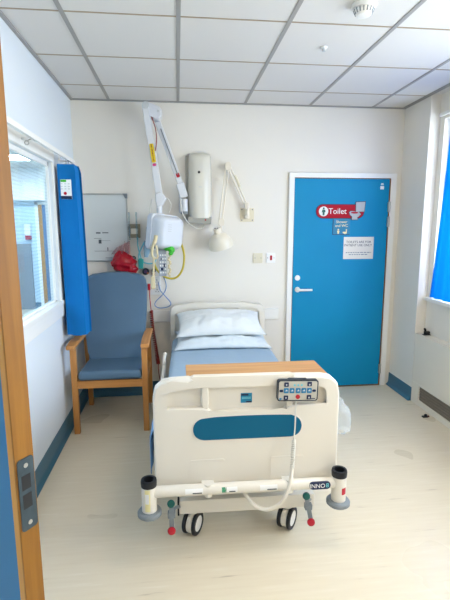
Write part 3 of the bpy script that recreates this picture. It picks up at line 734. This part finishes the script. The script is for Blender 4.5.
# wooden bed tray standing on the mattress behind the footboard
t = thing('bed_tray', 'light oak bed table standing across the bed just behind the footboard', 'bed table', (.42, 2.32, .60))
B(.033, .82, 2.12, 2.51, .782, .802, .003).build('table_top', M['tray'], t)
for x in (.11, .68): B(x-.012, x+.012, 2.16, 2.47, .606, .782, .003).build('leg', M['tray'], t)

# bed control handset hooked on the footboard
hc = bp(.238, -.022, .832)
t = thing('bed_handset', 'grey bed control handset with blue buttons hooked on the footboard', 'handset', hc, BR)
Mh = Matrix.Rotation(math.radians(1.5), 4, 'Y')
def hb(x0, x1, z0, z1, y0, y1, r=.003):
    return MB().prism(rr(x0, x1, z0, z1, r, 3), 'y', y0, y1, .0008, 1, Mh)
mb = hb(-.1, .1, -.053, .053, -.024, 0, .012); mb.prism(rr(-.05, .05, .02, .056, .01, 3), 'y', -.01, .005, .002, 1, Mh)
body = mb.build('handset_body', M['dark'], t, local=True)
hb(-.094, .094, -.047, .047, -.0255, -.023, .009).build('face_plate', M['hs'], t, local=True)
for x in (-.058, -.03, 0, .028, .055): hb(x-.0115, x+.0115, -.011, .014, -.0285, -.025).build('button', M['btn'], t, local=True)
for x, z in ((-.058, .032), (.055, .034), (-.058, -.034), (.055, -.032)): hb(x-.011, x+.011, z-.011, z+.011, -.0285, -.025).build('button', M['navy'], t, local=True)
for x in (-.082, .079): hb(x-.009, x+.009, -.006, .006, -.028, -.025, .005).build('button', M['navy'], t, local=True)
MB().cyl(Mh @ Vector((0, -.0285, -.03)), Mh @ Vector((0, -.025, -.03)), .011).build('stop_button', M['red'], t, local=True)
for x in (-.018, 0, .017): hb(x-.005, x+.005, .024, .033, -.0275, -.025).build('indicator', M['cyan'], t, local=True)
mb = MB()
for x in (-.058, -.03, 0, .028, .055): mb.box(x-.006, x+.006, -.0292, -.0284, -.001, .002).box(x-.001, x+.004, -.0292, -.0284, .002, .007)
for z in (.031, -.034):
    for x in (-.058, .055): mb.box(x-.003, x+.003, -.0292, -.0284, z-.004, z+.004)
bmesh.ops.transform(mb.bm, matrix=Mh, verts=mb.bm.verts); mb.build('button_symbols', M['lgrey'], t, local=True)
MB().box(-.09, -.08, -.0262, -.025, -.043, -.034).build('maker_mark', M['btn'], t, local=True)
MB().box(.06, .085, -.0262, -.025, -.044, -.04).build('model_print', M['navy'], t, local=True)
hcv = Vector((.238, -.022, .832))
def hp(wx, wz, y): return Vector((wx-BX-hcv.x, y-hcv.y, wz-hcv.z))
pts = [hp(.557, .778, -.035), hp(.556, .72, -.04), hp(.553, .64, -.045), hp(.548, .58, -.05)]
MB().tube(pts, .0035, 8).build('straight_cord', M['wcord'], t, local=True)
pts2 = [pts[-1], hp(.541, .52, -.07), hp(.53, .46, -.10)]
MB().coil(pts2, .0075, 14, .0042).build('coiled_cord', M['wcord'], t, local=True)
MB().tube([pts2[-1], hp(.515, .40, -.125), hp(.49, .335, -.135), hp(.45, .285, -.13), hp(.40, .265, -.12), hp(.35, .275, -.10), hp(.31, .31, -.06), hp(.29, .335, -.03)], .009, 10).build('cable', M['plastic'], t, local=True)

# clear bag hanging at the right of the footboard
def bagf(u, v):
    a = 2*PI*u; z = .72-.19*v; w_ = (.012+.055*math.sin(min(1, v*1.15)*PI*.62))*(1 if v < .96 else .5)
    n_ = .012*noise.noise(Vector((math.cos(a)*2, math.sin(a)*2, v*7)))
    return bp(.50+(w_*1.15+n_)*math.cos(a), .12+(w_*.8+n_)*math.sin(a), z)
bg = thing('plastic_bag', 'crumpled clear plastic bag hanging beside the right end of the footboard', 'bag', bp(.49, .12, .52))
MB().grid(bagf, 28, 20).build('bag_film', M['bagm'], bg)
MB().tube([bp(.47, .05, .74), bp(.478, .08, .735), bp(.49, .12, .718)], .003, 6).build('bag_tie', M['wcord'], bg)

# ------------------------------------------------------------------ wall items
yw = YB
t = thing('whiteboard', 'white wipe board with faint marker writing, half behind the bunched blue curtain', 'whiteboard', (-.66, yw, 1.303))
B(-.868, -.455, yw-.014, yw, 1.31, 1.90).build('board_panel', M['board'], t)
MB().box(-.875, -.447, yw-.02, yw, 1.897, 1.91, .002).box(-.875, -.447, yw-.02, yw, 1.301, 1.314, .002).box(-.459, -.447, yw-.02, yw, 1.314, 1.897, .002).box(-.875, -.863, yw-.02, yw, 1.314, 1.897, .002).build('frame', M['alu'], t)
for x, z in ((-.462, 1.893), (-.462, 1.317)): MB().prism([(x-.025, z+.018), (x+.018, z+.018), (x+.018, z-.025), (x-.003, z-.025), (x-.01, z-.008)] if z > 1.6 else [(x-.025, z-.018), (x+.018, z-.018), (x+.018, z+.025), (x-.003, z+.025), (x-.01, z+.008)], 'y', yw-.023, yw, .002).build('corner_cap', M['grey'], t)
mb = MB(); yy = yw-.0146
for x0, x1, z0, z1 in ((-.735, -.695, 1.555, 1.567), (-.68, -.625, 1.558, 1.566), (-.755, -.69, 1.51, 1.513), (-.715, -.69, 1.465, 1.50), (-.69, -.61, 1.49, 1.492), (-.755, -.57, 1.395, 1.398), (-.64, -.632, 1.40, 1.43), (-.66, -.60, 1.332, 1.336)):
    mb.box(x0, x1, yy, yy+.001, z0, z1)
mb.build('marker_writing', M['blur'], t)
# gas rail clamp with flow tubes
t = thing('wall_bracket', 'chrome wall bracket with two upright clear tubes, right of the whiteboard', 'bracket', (-.39, yw, 1.51))
MB().box(-.44, -.338, yw-.02, yw, 1.515, 1.64, .004).box(-.445, -.425, yw-.05, yw-.02, 1.53, 1.62, .004).box(-.36, -.338, yw-.05, yw-.02, 1.53, 1.62, .004).build('bracket_plate', mat('bracket_bronze', '#8f8570', .4, .5), t)
MB().box(-.42, -.362, yw-.055, yw-.02, 1.55, 1.60, .006).build('clamp_block', M['cream'], t)
for x in (-.431, -.366): MB().cyl((x, yw-.06, 1.50), (x, yw-.06, 1.745), .008, seg=12).build('flow_tube', M['clear'], t)
t = thing('wall_clip', 'narrow chrome wall clip between the chrome bracket and the white terminal', 'clip', (-.27, yw, 1.515))
MB().box(-.285, -.25, yw-.03, yw, 1.515, 1.615, .004).build('clip_plate', M['steel'], t)
MB().box(-.28, -.27, yw-.045, yw-.03, 1.53, 1.60, .002).build('clip_jaw', M['grey'], t)
# red bag on a hook
t = thing('red_bag', 'shiny red plastic bag hanging on the wall behind the armchair', 'bag', (-.49, 4.02, 1.2))
def rb(u, v):
    a = 2*PI*u; prof = [.02, .075, .108, .118, .122, .118, .08][min(6, int(v*6))]*(1-(v*6-int(v*6)))+[.02, .075, .108, .118, .122, .118, .08][min(6, int(v*6)+1)]*(v*6-int(v*6))
    n_ = 1+.28*noise.noise(Vector((math.cos(a)*1.6, math.sin(a)*1.6, v*5)))+.12*noise.noise(Vector((math.cos(a)*5, math.sin(a)*5, v*9)))
    prof *= .88
    return (-.475+prof*n_*math.cos(a)-.03*(1-v), 4.04+prof*.55*n_*math.sin(a), 1.40-.21*v+.02*noise.noise(Vector((a, v*3, 2))))
MB().grid(rb, 40, 30).build('bag_body', M['redbag'], t)
MB().grid(lambda u, v: (-.60+.17*u+.05*(1-u)*v+.0*v, 4.04+.03*math.sin(u*19), 1.37+(.06+.06*u)*v), 24, 8, .0006).build('bag_top', M['redclear'], t)
MB().tube([(-.475, yw, 1.475), (-.475, 4.06, 1.47), (-.475, 4.05, 1.49)], .004, 8).tube([(-.475, 4.055, 1.47), (-.478, 4.045, 1.44), (-.48, 4.04, 1.395)], .003, 6).build('hook', M['steel'], t)
# teal pouch, mask and tubing
t = thing('oxygen_tubing', 'coiled pale blue breathing tube and teal pouch hanging beside the red bag', 'tubing', (-.32, 4.07, 1.2))
MB().tube([(-.36, yw-.05, 1.52), (-.362, yw-.05, 1.45), (-.345, yw-.06, 1.37), (-.33, yw-.06, 1.31)], .006, 8).build('tube', M['cyan'], t)
MB().tube([(-.30, 4.05, 1.48), (-.33, 4.05, 1.42), (-.355, 4.05, 1.36), (-.34, 4.05, 1.31), (-.28, 4.04, 1.285), (-.22, 4.04, 1.29), (-.19, 4.04, 1.34)], .006, 8).build('tube', M['cyan'], t)
MB().prism([(-.36, 1.235), (-.318, 1.235), (-.31, 1.32), (-.335, 1.335), (-.362, 1.322)], 'y', 4.03, 4.07, .01).build('pouch', mat('teal_pouch', '#2fa39b', .4), t)
mb = MB()
def mk(u, v):
    a = 2*PI*u; r_ = .022+.034*math.sin(v*PI*.55); return (-.29+r_*math.cos(a)*.75+.03*v, 4.06+r_*.5*math.sin(a), 1.34+.15*v)
mb.grid(mk, 20, 10).tube([(-.31, 4.07, 1.46), (-.285, 4.03, 1.49), (-.26, 4.06, 1.47)], .004, 6).build('face_mask', mat('mask_blue_clear', '#a9d3e8', .15, alpha=.55), t)
for x, z, col, nm, lab in ((-.30, 1.205, 'dark', 'gas_outlet', 'dark round gas outlet low on the wall right above the armchair back'), (-.225, 1.215, 'black', 'gas_outlet', 'small black gas outlet on the wall above the white sockets'), (-.405, 1.33, 'black', 'gas_outlet', 'black gas outlet on the wall just right of the red bag')):
    o_ = thing(nm, lab, 'gas outlet', (x, yw, z-.03), 0, 'wall gas outlets')
    MB().cyl((x, yw, z), (x, yw-.035, z), .032 if col == 'dark' else .02, bev=.003).build('outlet_body', M[col], o_)
    MB().cyl((x, yw-.035, z), (x, yw-.05, z), .014, bev=.002).build('outlet_centre', mat('outlet_violet', '#5a3a62', .4) if col == 'dark' else M['grey'], o_)
    if col == 'dark': MB().sph((x+.02, yw-.045, z-.014), .01).build('outlet_key', mat('outlet_orange', '#b7683a', .4), o_)
t = thing('red_valve', 'small red button on the wall above the white sockets', 'button', (-.232, yw, 1.165)); MB().box(-.245, -.219, yw-.02, yw, 1.168, 1.192, .004).build('button_base', M['redcord'], t); MB().cyl((-.232, yw-.02, 1.18), (-.232, yw-.028, 1.18), .008).build('button_cap', M['red'], t)
for zz, x0, x1, lab in ((1.115, -.235, -.165, 'upper white wall socket behind the white terminal'), (1.025, -.262, -.165, 'lower white wall socket behind the white terminal')):
    o_ = thing('wall_socket', lab, 'socket', ((x0+x1)/2, yw, zz-.042), 0, 'white wall sockets by the bed')
    B(x0, x1, yw-.012, yw, zz-.042, zz+.042, .004).build('face_plate', M['signwhite'], o_)
    xc = x1-.035
    MB().box(xc-.003, xc+.003, yw-.0128, yw-.011, zz+.002, zz+.014).box(xc-.016, xc-.008, yw-.0128, yw-.011, zz-.014, zz-.009).box(xc+.008, xc+.016, yw-.0128, yw-.011, zz-.014, zz-.009).build('pin_holes', M['dark'], o_)
t = thing('nurse_call_lead', 'dark red coiled lead hanging from a red plug between armchair and bed', 'lead', (-.25, 4.1, .3))
B(-.285, -.262, yw-.04, yw, 1.03, 1.09, .005).build('plug', M['red'], t)
MB().tube([(-.272, 4.09, 1.035), (-.268, 4.08, .95), (-.258, 4.07, .84)], .004, 8).build('straight_cord', M['red'], t)
MB().coil([(-.258, 4.07, .84), (-.245, 4.06, .65), (-.22, 4.05, .45), (-.205, 4.04, .33)], .013, 30, .0055).build('coiled_cord', M['redcord'], t)
MB().tube([(-.205, 4.04, .33), (-.20, 4.04, .22), (-.17, 4.03, .1), (-.12, 4.03, .03)], .004, 8).build('loose_end', M['redcord'], t)
# rail board behind bed
MB().box(-.35, .968, yw-.022, yw, .722, .83, .004).build('trim_5', M['white'], kind='structure')
# cream sockets by the door
t = thing('wall_socket', 'ivory blank wall plate left of the red switch', 'wall plate', (.76, yw, 1.27))
B(.713, .805, yw-.012, yw, 1.272, 1.366, .004).build('face_plate', M['ivory'], t)
for x in (.73, .788): MB().cyl((x, yw-.012, 1.32), (x, yw-.0135, 1.32), .004).build('screw', M['grey'], t)
t = thing('wall_switch', 'white wall switch with a red rocker, between the ivory plate and the toilet door', 'switch', (.885, yw, 1.27))
B(.84, .928, yw-.012, yw, 1.272, 1.366, .004).build('face_plate', M['signwhite'], t)
B(.876, .896, yw-.017, yw-.011, 1.298, 1.343, .002).build('rocker', M['red'], t)
for x in (.853, .915): MB().cyl((x, yw-.012, 1.32), (x, yw-.0135, 1.32), .004).build('screw', M['grey'], t)

# cream wall unit
t = thing('wall_unit', 'tall cream wall-mounted unit with a small dark sensor, beside the white jointed arm', 'wall unit', (.205, yw, 1.63))
B(.085, .315, yw-.03, yw, 1.655, 2.25, .01).build('back_plate', M['unitg'], t)
def uf(u, v):
    a, c_ = u*2-1, v*2-1
    hw_ = .109*(1-.10*max(0, c_)**3-.03*max(0, -c_))
    k = (1-abs(a)**4)**.5*(1-abs(max(0, c_))**10)**.5
    z = 1.69+.57*v+.012*(1-a*a)*max(0, c_)**6
    return (.211+hw_*a, yw-.02-(.10+.022*(1-a*a)-.03*max(0, c_)**2)*k, z)
mb = MB().grid(uf, 28, 40)
mb.build('cover', M['unit'], t)
MB().prism([(.09, 1.645), (.305, 1.64), (.315, 1.705), (.10, 1.705)], 'y', yw-.115, yw, .012).build('lower_housing', M['unitg'], t)
MB().cyl((.2, yw-.10, 2.09), (.2, yw-.144, 2.09), .011).build('sensor', M['black'], t)
MB().cyl((.255, yw-.11, 1.675), (.255, yw-.123, 1.675), .007).build('indicator', M['red'], t)
MB().box(.195, .225, yw-.1425, yw-.12, 1.96, 1.966).build('maker_print', M['lgrey'], t)

# jointed arm with bedside terminal
t = thing('terminal_arm', 'white bedside terminal hanging on a tall jointed arm left of the cream wall unit', 'terminal', (.07, yw, 1.72))
MB().box(.02, .11, yw-.02, yw, 1.74, 1.93, .005).cyl((.066, yw-.11, 1.735), (.066, yw-.11, 1.86), .03, bev=.003).box(.04, .09, yw-.10, yw-.01, 1.79, 1.84).build('wall_mount', M['arm'], t)
MB().cyl((.066, yw-.11, 1.727), (.066, yw-.11, 1.75), .032).build('mount_collar', M['grey'], t)
def beam(p, q, w0, w1, thk):
    p, q = Vector(p), Vector(q); d = (q-p).normalized(); s_ = Vector((0, 1, 0)).cross(d).normalized(); nrm = d.cross(s_).normalized()
    b = bmesh.new(); vs = []
    for o_, w_ in ((p, w0), (q, w1)): vs += [b.verts.new(o_+s_*a*w_/2+nrm*c_*thk/2) for a, c_ in ((-1, -1), (1, -1), (1, 1), (-1, 1))]
    for f_ in ((0, 1, 2, 3), (7, 6, 5, 4), (0, 1, 5, 4), (1, 2, 6, 5), (2, 3, 7, 6), (3, 0, 4, 7)): b.faces.new([vs[i] for i in f_])
    bmesh.ops.bevel(b, geom=b.edges[:], offset=.008, segments=2, affect='EDGES', profile=.5); return MB().add(b)
ya = 3.97
beam((.066, ya, 1.87), (.03, ya, 1.99), .07, .07, .06).build('lower_joint', M['arm'], t)
u_ = beam((.04, ya, 1.97), (-.15, ya, 2.50), .05, .05, .045).build('rear_arm', M['arm'], t)
mb = beam((.012, ya-.026, 2.06), (-.125, ya-.026, 2.44), .008, .008, .012); mb.build('arm_slot', M['grey'], u_)
beam((.008, ya-.024, 2.075), (.02, ya-.024, 2.04), .03, .03, .005).build('arm_red_label', M['red'], u_)
MB().prism([(-.272, 2.60), (-.262, 2.63), (-.235, 2.637), (-.13, 2.60), (-.11, 2.57), (-.115, 2.52), (-.14, 2.495), (-.18, 2.50), (-.215, 2.535), (-.265, 2.56)], 'y', 3.86, 4.0, .012).build('elbow', M['arm'], t)
MB().cyl((-.24, 3.84, 2.602), (-.24, 3.9, 2.602), .028, bev=.003).build('pivot_cap', M['lgrey'], t); MB().cyl((-.14, 3.855, 2.56), (-.14, 3.87, 2.56), .01).build('pivot_cap', M['lgrey'], t)
yb = 3.87
v_ = beam((-.243, yb, 2.60), (-.148, yb, 1.88), .055, .06, .05).build('front_arm', M['arm'], t)
def onarm(f0, f1, w_, off=0):
    p, q = Vector((-.243, yb-.027, 2.60)), Vector((-.148, yb-.027, 1.88)); return beam(p.lerp(q, f0)+Vector((off, 0, 0)), p.lerp(q, f1)+Vector((off, 0, 0)), w_, w_, .006)
onarm(.42, .63, .034).build('yellow_label', mat('label_yellow', '#e3c81f', .5), v_)
P0, P1 = Vector((-.243, yb-.0302, 2.60)), Vector((-.148, yb-.0302, 1.88)); mb = MB(); f0 = .435
while f0 < .615:
    w_ = random.uniform(.006, .014); q = P0.lerp(P1, f0); mb.box(q.x-.006, q.x+.006, q.y-.0006, q.y+.0004, q.z-w_*.3, q.z+w_*.3); f0 += .016
mb.build('label_print', M['redcord'], v_)
onarm(.64, .67, .03).build('pink_label', mat('label_pink', '#d0508f', .5), v_)
MB().tube([(-.2, yb, 2.53), (-.165, yb-.03, 2.42), (-.158, yb-.03, 2.32), (-.17, yb-.03, 2.24)], .004, 6).build('arm_cable', M['redcord'], t)
MB().prism([(-.182, 1.89), (-.135, 1.91), (-.085, 1.855), (-.115, 1.80), (-.165, 1.775), (-.18, 1.82)], 'y', yb-.045, yb+.035, .012).build('wrist_joint', M['arm'], t)
MB().cyl((-.15, yb-.005, 1.80), (-.15, yb-.005, 1.73), .024).lathe([(.0, 0), (.034, 0), (.04, -.03), (0, -.03)], (-.148, yb-.005, 1.725)).build('swivel', M['arm'], t)
Mt = Matrix.Translation((-.098, 3.85, 1.562)) @ Matrix.Rotation(math.radians(6), 4, 'Y') @ Matrix.Rotation(math.radians(43), 4, 'Z')
mb = MB().prism(rr(-.155, .155, -.15, .155, .03), 'y', .02, .075, .012, 3, Mt)
hd = mb.build('terminal_bezel', M['term'], t)
b = bmesh.new(); rings = []
for y, s_ in ((.022, 1), (-.02, .98), (-.06, .91), (-.088, .8), (-.1, .62)):
    rings.append([b.verts.new((x*s_-.006*(1-s_), y, z*s_)) for x, z in rr(-.146, .146, -.142, .147, .05, 6)])
for A1, B1 in zip(rings, rings[1:]):
    for k in range(len(A1)): j = (k+1) % len(A1); b.faces.new((A1[k], A1[j], B1[j], B1[k]))
b.faces.new(rings[-1]); b.faces.new(rings[0])
MB().add(b, Mt).build('terminal_shell', M['term'], t)
MB().box(.1555, .157, .025, .045, .04, .09, 0, 2, Mt).build('side_slot', M['dark'], t)
MB().box(-.135, .135, .0752, .077, -.12, .12, 0, 2, Mt).build('screen', M['black'], t)
mb = MB()
for i in range(4): mb.box(-.07+.0*i, -.03, -.1012, -.1, .015+.018*i, .021+.018*i, 0, 2, Mt)
mb.build('shell_vents', M['lgrey'], t)
# hooks, handset, cords on the terminal
hs = MB().tube([(-.178, 3.73, 1.545), (-.186, 3.73, 1.50), (-.212, 3.73, 1.44), (-.215, 3.73, 1.38), (-.2, 3.73, 1.355)], [.018, .017, .012, .010, .009], 10)
hs.tube([(-.178, 3.73, 1.46), (-.172, 3.73, 1.40), (-.168, 3.73, 1.365), (-.185, 3.73, 1.35), (-.212, 3.73, 1.362)], .008, 8)
hs.tube([(-.203, 3.73, 1.36), (-.205, 3.73, 1.28), (-.212, 3.73, 1.19)], .009, 8).box(-.232, -.195, 3.715, 3.745, 1.09, 1.20, .01)
hs.build('telephone_handset', M['beige'], t)
MB().tube([(-.21, yb, 1.85), (-.232, 3.86, 1.75), (-.235, 3.85, 1.62), (-.21, 3.8, 1.52)], .005, 8).tube([(-.15, 3.85, 1.84), (-.09, 3.83, 1.86), (-.05, 3.83, 1.80), (-.07, 3.83, 1.73)], .004, 8).build('terminal_cord', M['wcord'], t)
rm = B(-.165, -.10, 3.81, 3.835, 1.19, 1.42, .008)
rm = rm.build('remote_handset', M['remote'], t)
mb = MB()
for i in range(3):
    for j in range(6): mb.box(-.155+.02*i, -.143+.02*i, 3.807, 3.811, 1.215+.03*j, 1.23+.03*j, .001)
mb.build('remote_buttons', M['signwhite'], rm)
mb.__init__(); mb.box(-.15, -.125, 3.8068, 3.811, 1.24, 1.265).box(-.125, -.112, 3.8068, 3.811, 1.27, 1.3).box(-.15, -.14, 3.8068, 3.811, 1.33, 1.35).build('remote_symbols', M['navy'], rm)
MB().tube([(-.12, 3.80, 1.43), (-.085, 3.79, 1.435), (-.055, 3.79, 1.42), (-.06, 3.79, 1.39), (-.075, 3.79, 1.395)], [.01, .024, .028, .02, .012], 8).build('green_tag', M['lime'], t)
mb = MB()
for i in range(12): mb.sph((-.072+.008*math.sin(i*1.7), 3.79+.004*math.cos(i), 1.385-.017*i), .0115, (1, 1, .9), 10)
mb.build('bead_chain', M['beige'], t)
# loose tubes
o_ = MB().tube([(-.005, 3.88, 1.535), (.03, 3.92, 1.47), (.055, 3.95, 1.37), (.045, 3.98, 1.25), (0, 4.0, 1.17), (-.06, 4.02, 1.145), (-.13, 4.03, 1.165), (-.19, 4.05, 1.22), (-.225, 4.06, 1.30)], .0095, 10).build('yellow_tube', M['yellow'])
tag(o_, 'yellow rubber tube looping under the white terminal', 'tube')
o_ = MB().tube([(-.17, 4.04, 1.28), (-.155, 4.05, 1.2), (-.12, 4.05, 1.12), (-.115, 4.05, 1.05), (-.15, 4.05, .99), (-.21, 4.06, .93), (-.22, 4.06, .89), (-.18, 4.06, .865), (-.10, 4.06, .875), (-.075, 4.06, .91), (-.12, 4.07, .97), (-.17, 4.08, 1.03), (-.185, 4.1, 1.1)], .0045, 8).build('looped_cord', M['bluecord'])
tag(o_, 'thin blue cord hanging in a loop below the white sockets', 'cord')
o_ = MB().tube([(.035, 3.98, 1.9), (.04, 3.96, 1.76), (.09, 4.0, 1.66), (.17, 4.03, 1.6), (.225, 4.05, 1.60), (.245, 4.06, 1.635)], .0055, 8).build('white_cord', M['wcord'])
tag(o_, 'white cord drooping from the jointed arm to the cream wall unit', 'cord')

# anglepoise wall lamp
t = thing('wall_lamp', 'cream jointed wall lamp with dome shade, right of the tall cream unit', 'lamp', (.65, yw, 1.66))
B(.586, .718, yw-.012, yw, 1.66, 1.787, .003).build('wall_plate', M['ivory'], t)
for x in (.602, .702):
    for z in (1.675, 1.772): MB().cyl((x, yw-.012, z), (x, yw-.015, z), .006, seg=10).build('plate_screw', M['grey'], t)
MB().box(.625, .67, yw-.07, yw-.012, 1.69, 1.72, .004).cyl((.648, yw-.055, 1.69), (.648, yw-.055, 1.80), .017).box(.62, .66, yw-.075, yw-.04, 1.775, 1.835, .006).build('arm_socket', M['cream'], t)
yl = yw-.058
mb = MB()
for dx in (-.013, .013): mb.cyl((.628+dx, yl, 1.82), (.472+dx, yl, 2.155), .0065, seg=10)
mb.build('rear_arm', M['cream'], t)
MB().cyl((.575, yl, 1.975), (.53, yl, 2.075), .012, seg=12).build('spring', M['ivory'], t)
MB().prism(rr(.44, .492, 2.115, 2.19, .02), 'y', yl-.02, yl+.02, .005).cyl((.466, yl-.026, 2.165), (.466, yl+.026, 2.165), .014).build('elbow_joint', M['cream'], t)
mb = MB()
for dx in (-.014, .014): mb.cyl((.459+dx, yl-.01, 2.14), (.388+dx, yl-.09, 1.66), .0065, seg=10)
mb.build('front_arm', M['cream'], t)
MB().prism(rr(.37, .42, 1.62, 1.69, .015), 'y', yl-.11, yl-.075, .005).cyl((.395, yl-.092, 1.56), (.395, yl-.092, 1.64), .009).build('head_joint', M['cream'], t)
ax = Vector((.26, .22, -.94)).normalized()
base_p = Vector((.352, yl-.12, 1.60))
MB().lathe([(0, -.002), (.032, 0), (.034, .008), (.034, .045), (.045, .055), (.07, .068), (.092, .092), (.106, .125), (.111, .16), (.110, .18), (.106, .181), (.106, .16), (.1, .125), (.086, .096), (.065, .075), (.03, .06), (0, .058)], base_p, ax, 40).build('shade', M['cream'], t)
mb = MB()
for k in range(5):
    a = 2*PI*k/5; mb.sph(base_p+Vector((.02*math.cos(a), .02*math.sin(a), .0)), .005, seg=8)
mb.build('shade_vents', M['dark'], t)
MB().sph(base_p+ax*.12, .03).build('bulb', M['signwhite'], t)

# ------------------------------------------------------------------ world, lights, camera
w = bpy.data.worlds.new('World'); SC.world = w; w.use_nodes = True; nt = w.node_tree; bg = nt.nodes['Background']
sky = nt.nodes.new('ShaderNodeTexSky'); sky.sky_type = 'NISHITA'; sky.sun_disc = False; sky.sun_elevation = math.radians(40); sky.sun_rotation = math.radians(-60)
nt.links.new(sky.outputs[0], bg.inputs['Color']); bg.inputs['Strength'].default_value = .35
def area(name, loc, rot, sx, sy, e, col):
    l = bpy.data.lights.new(name, 'AREA'); l.shape = 'RECTANGLE'; l.size = sx; l.size_y = sy; l.energy = e; l.color = col
    o = bpy.data.objects.new(name, l); COL.objects.link(o); o.location = loc; o.rotation_euler = rot; return o
area('daylight', (2.75, 1.9, 1.75), (0, PI/2, 0), 1.5, 3.3, 160, (.9, .95, 1))

cam = bpy.data.cameras.new('camera'); co = bpy.data.objects.new('camera', cam); COL.objects.link(co); SC.camera = co
fpx, pit, yaw, rol = 436.1, .1646, .1072, -.0018
cyw, syw, cp, sp = math.cos(yaw), math.sin(yaw), math.cos(pit), math.sin(pit)
F = Vector((syw*cp, cyw*cp, -sp)); Rv = Vector((cyw, -syw, 0)); U = Rv.cross(F)
c_, s_ = math.cos(rol), math.sin(rol); R2 = c_*Rv+s_*U; U2 = -s_*Rv+c_*U
Mx = Matrix((R2, U2, -F)).transposed().to_4x4(); Mx.translation = Vector((0, 0, 1.6069)); co.matrix_world = Mx
cam.sensor_fit = 'VERTICAL'; cam.sensor_height = 24; cam.lens = fpx/600*24; cam.clip_start = .02
SC.view_settings.view_transform = 'Standard'; SC.view_settings.look = 'None'; SC.view_settings.gamma = 1; SC.view_settings.use_curve_mapping = False
SC.view_settings.exposure = .14
SC.cycles.max_bounces = 8; SC.cycles.diffuse_bounces = 5; SC.cycles.transparent_max_bounces = 12
SC.cycles.use_denoising = True
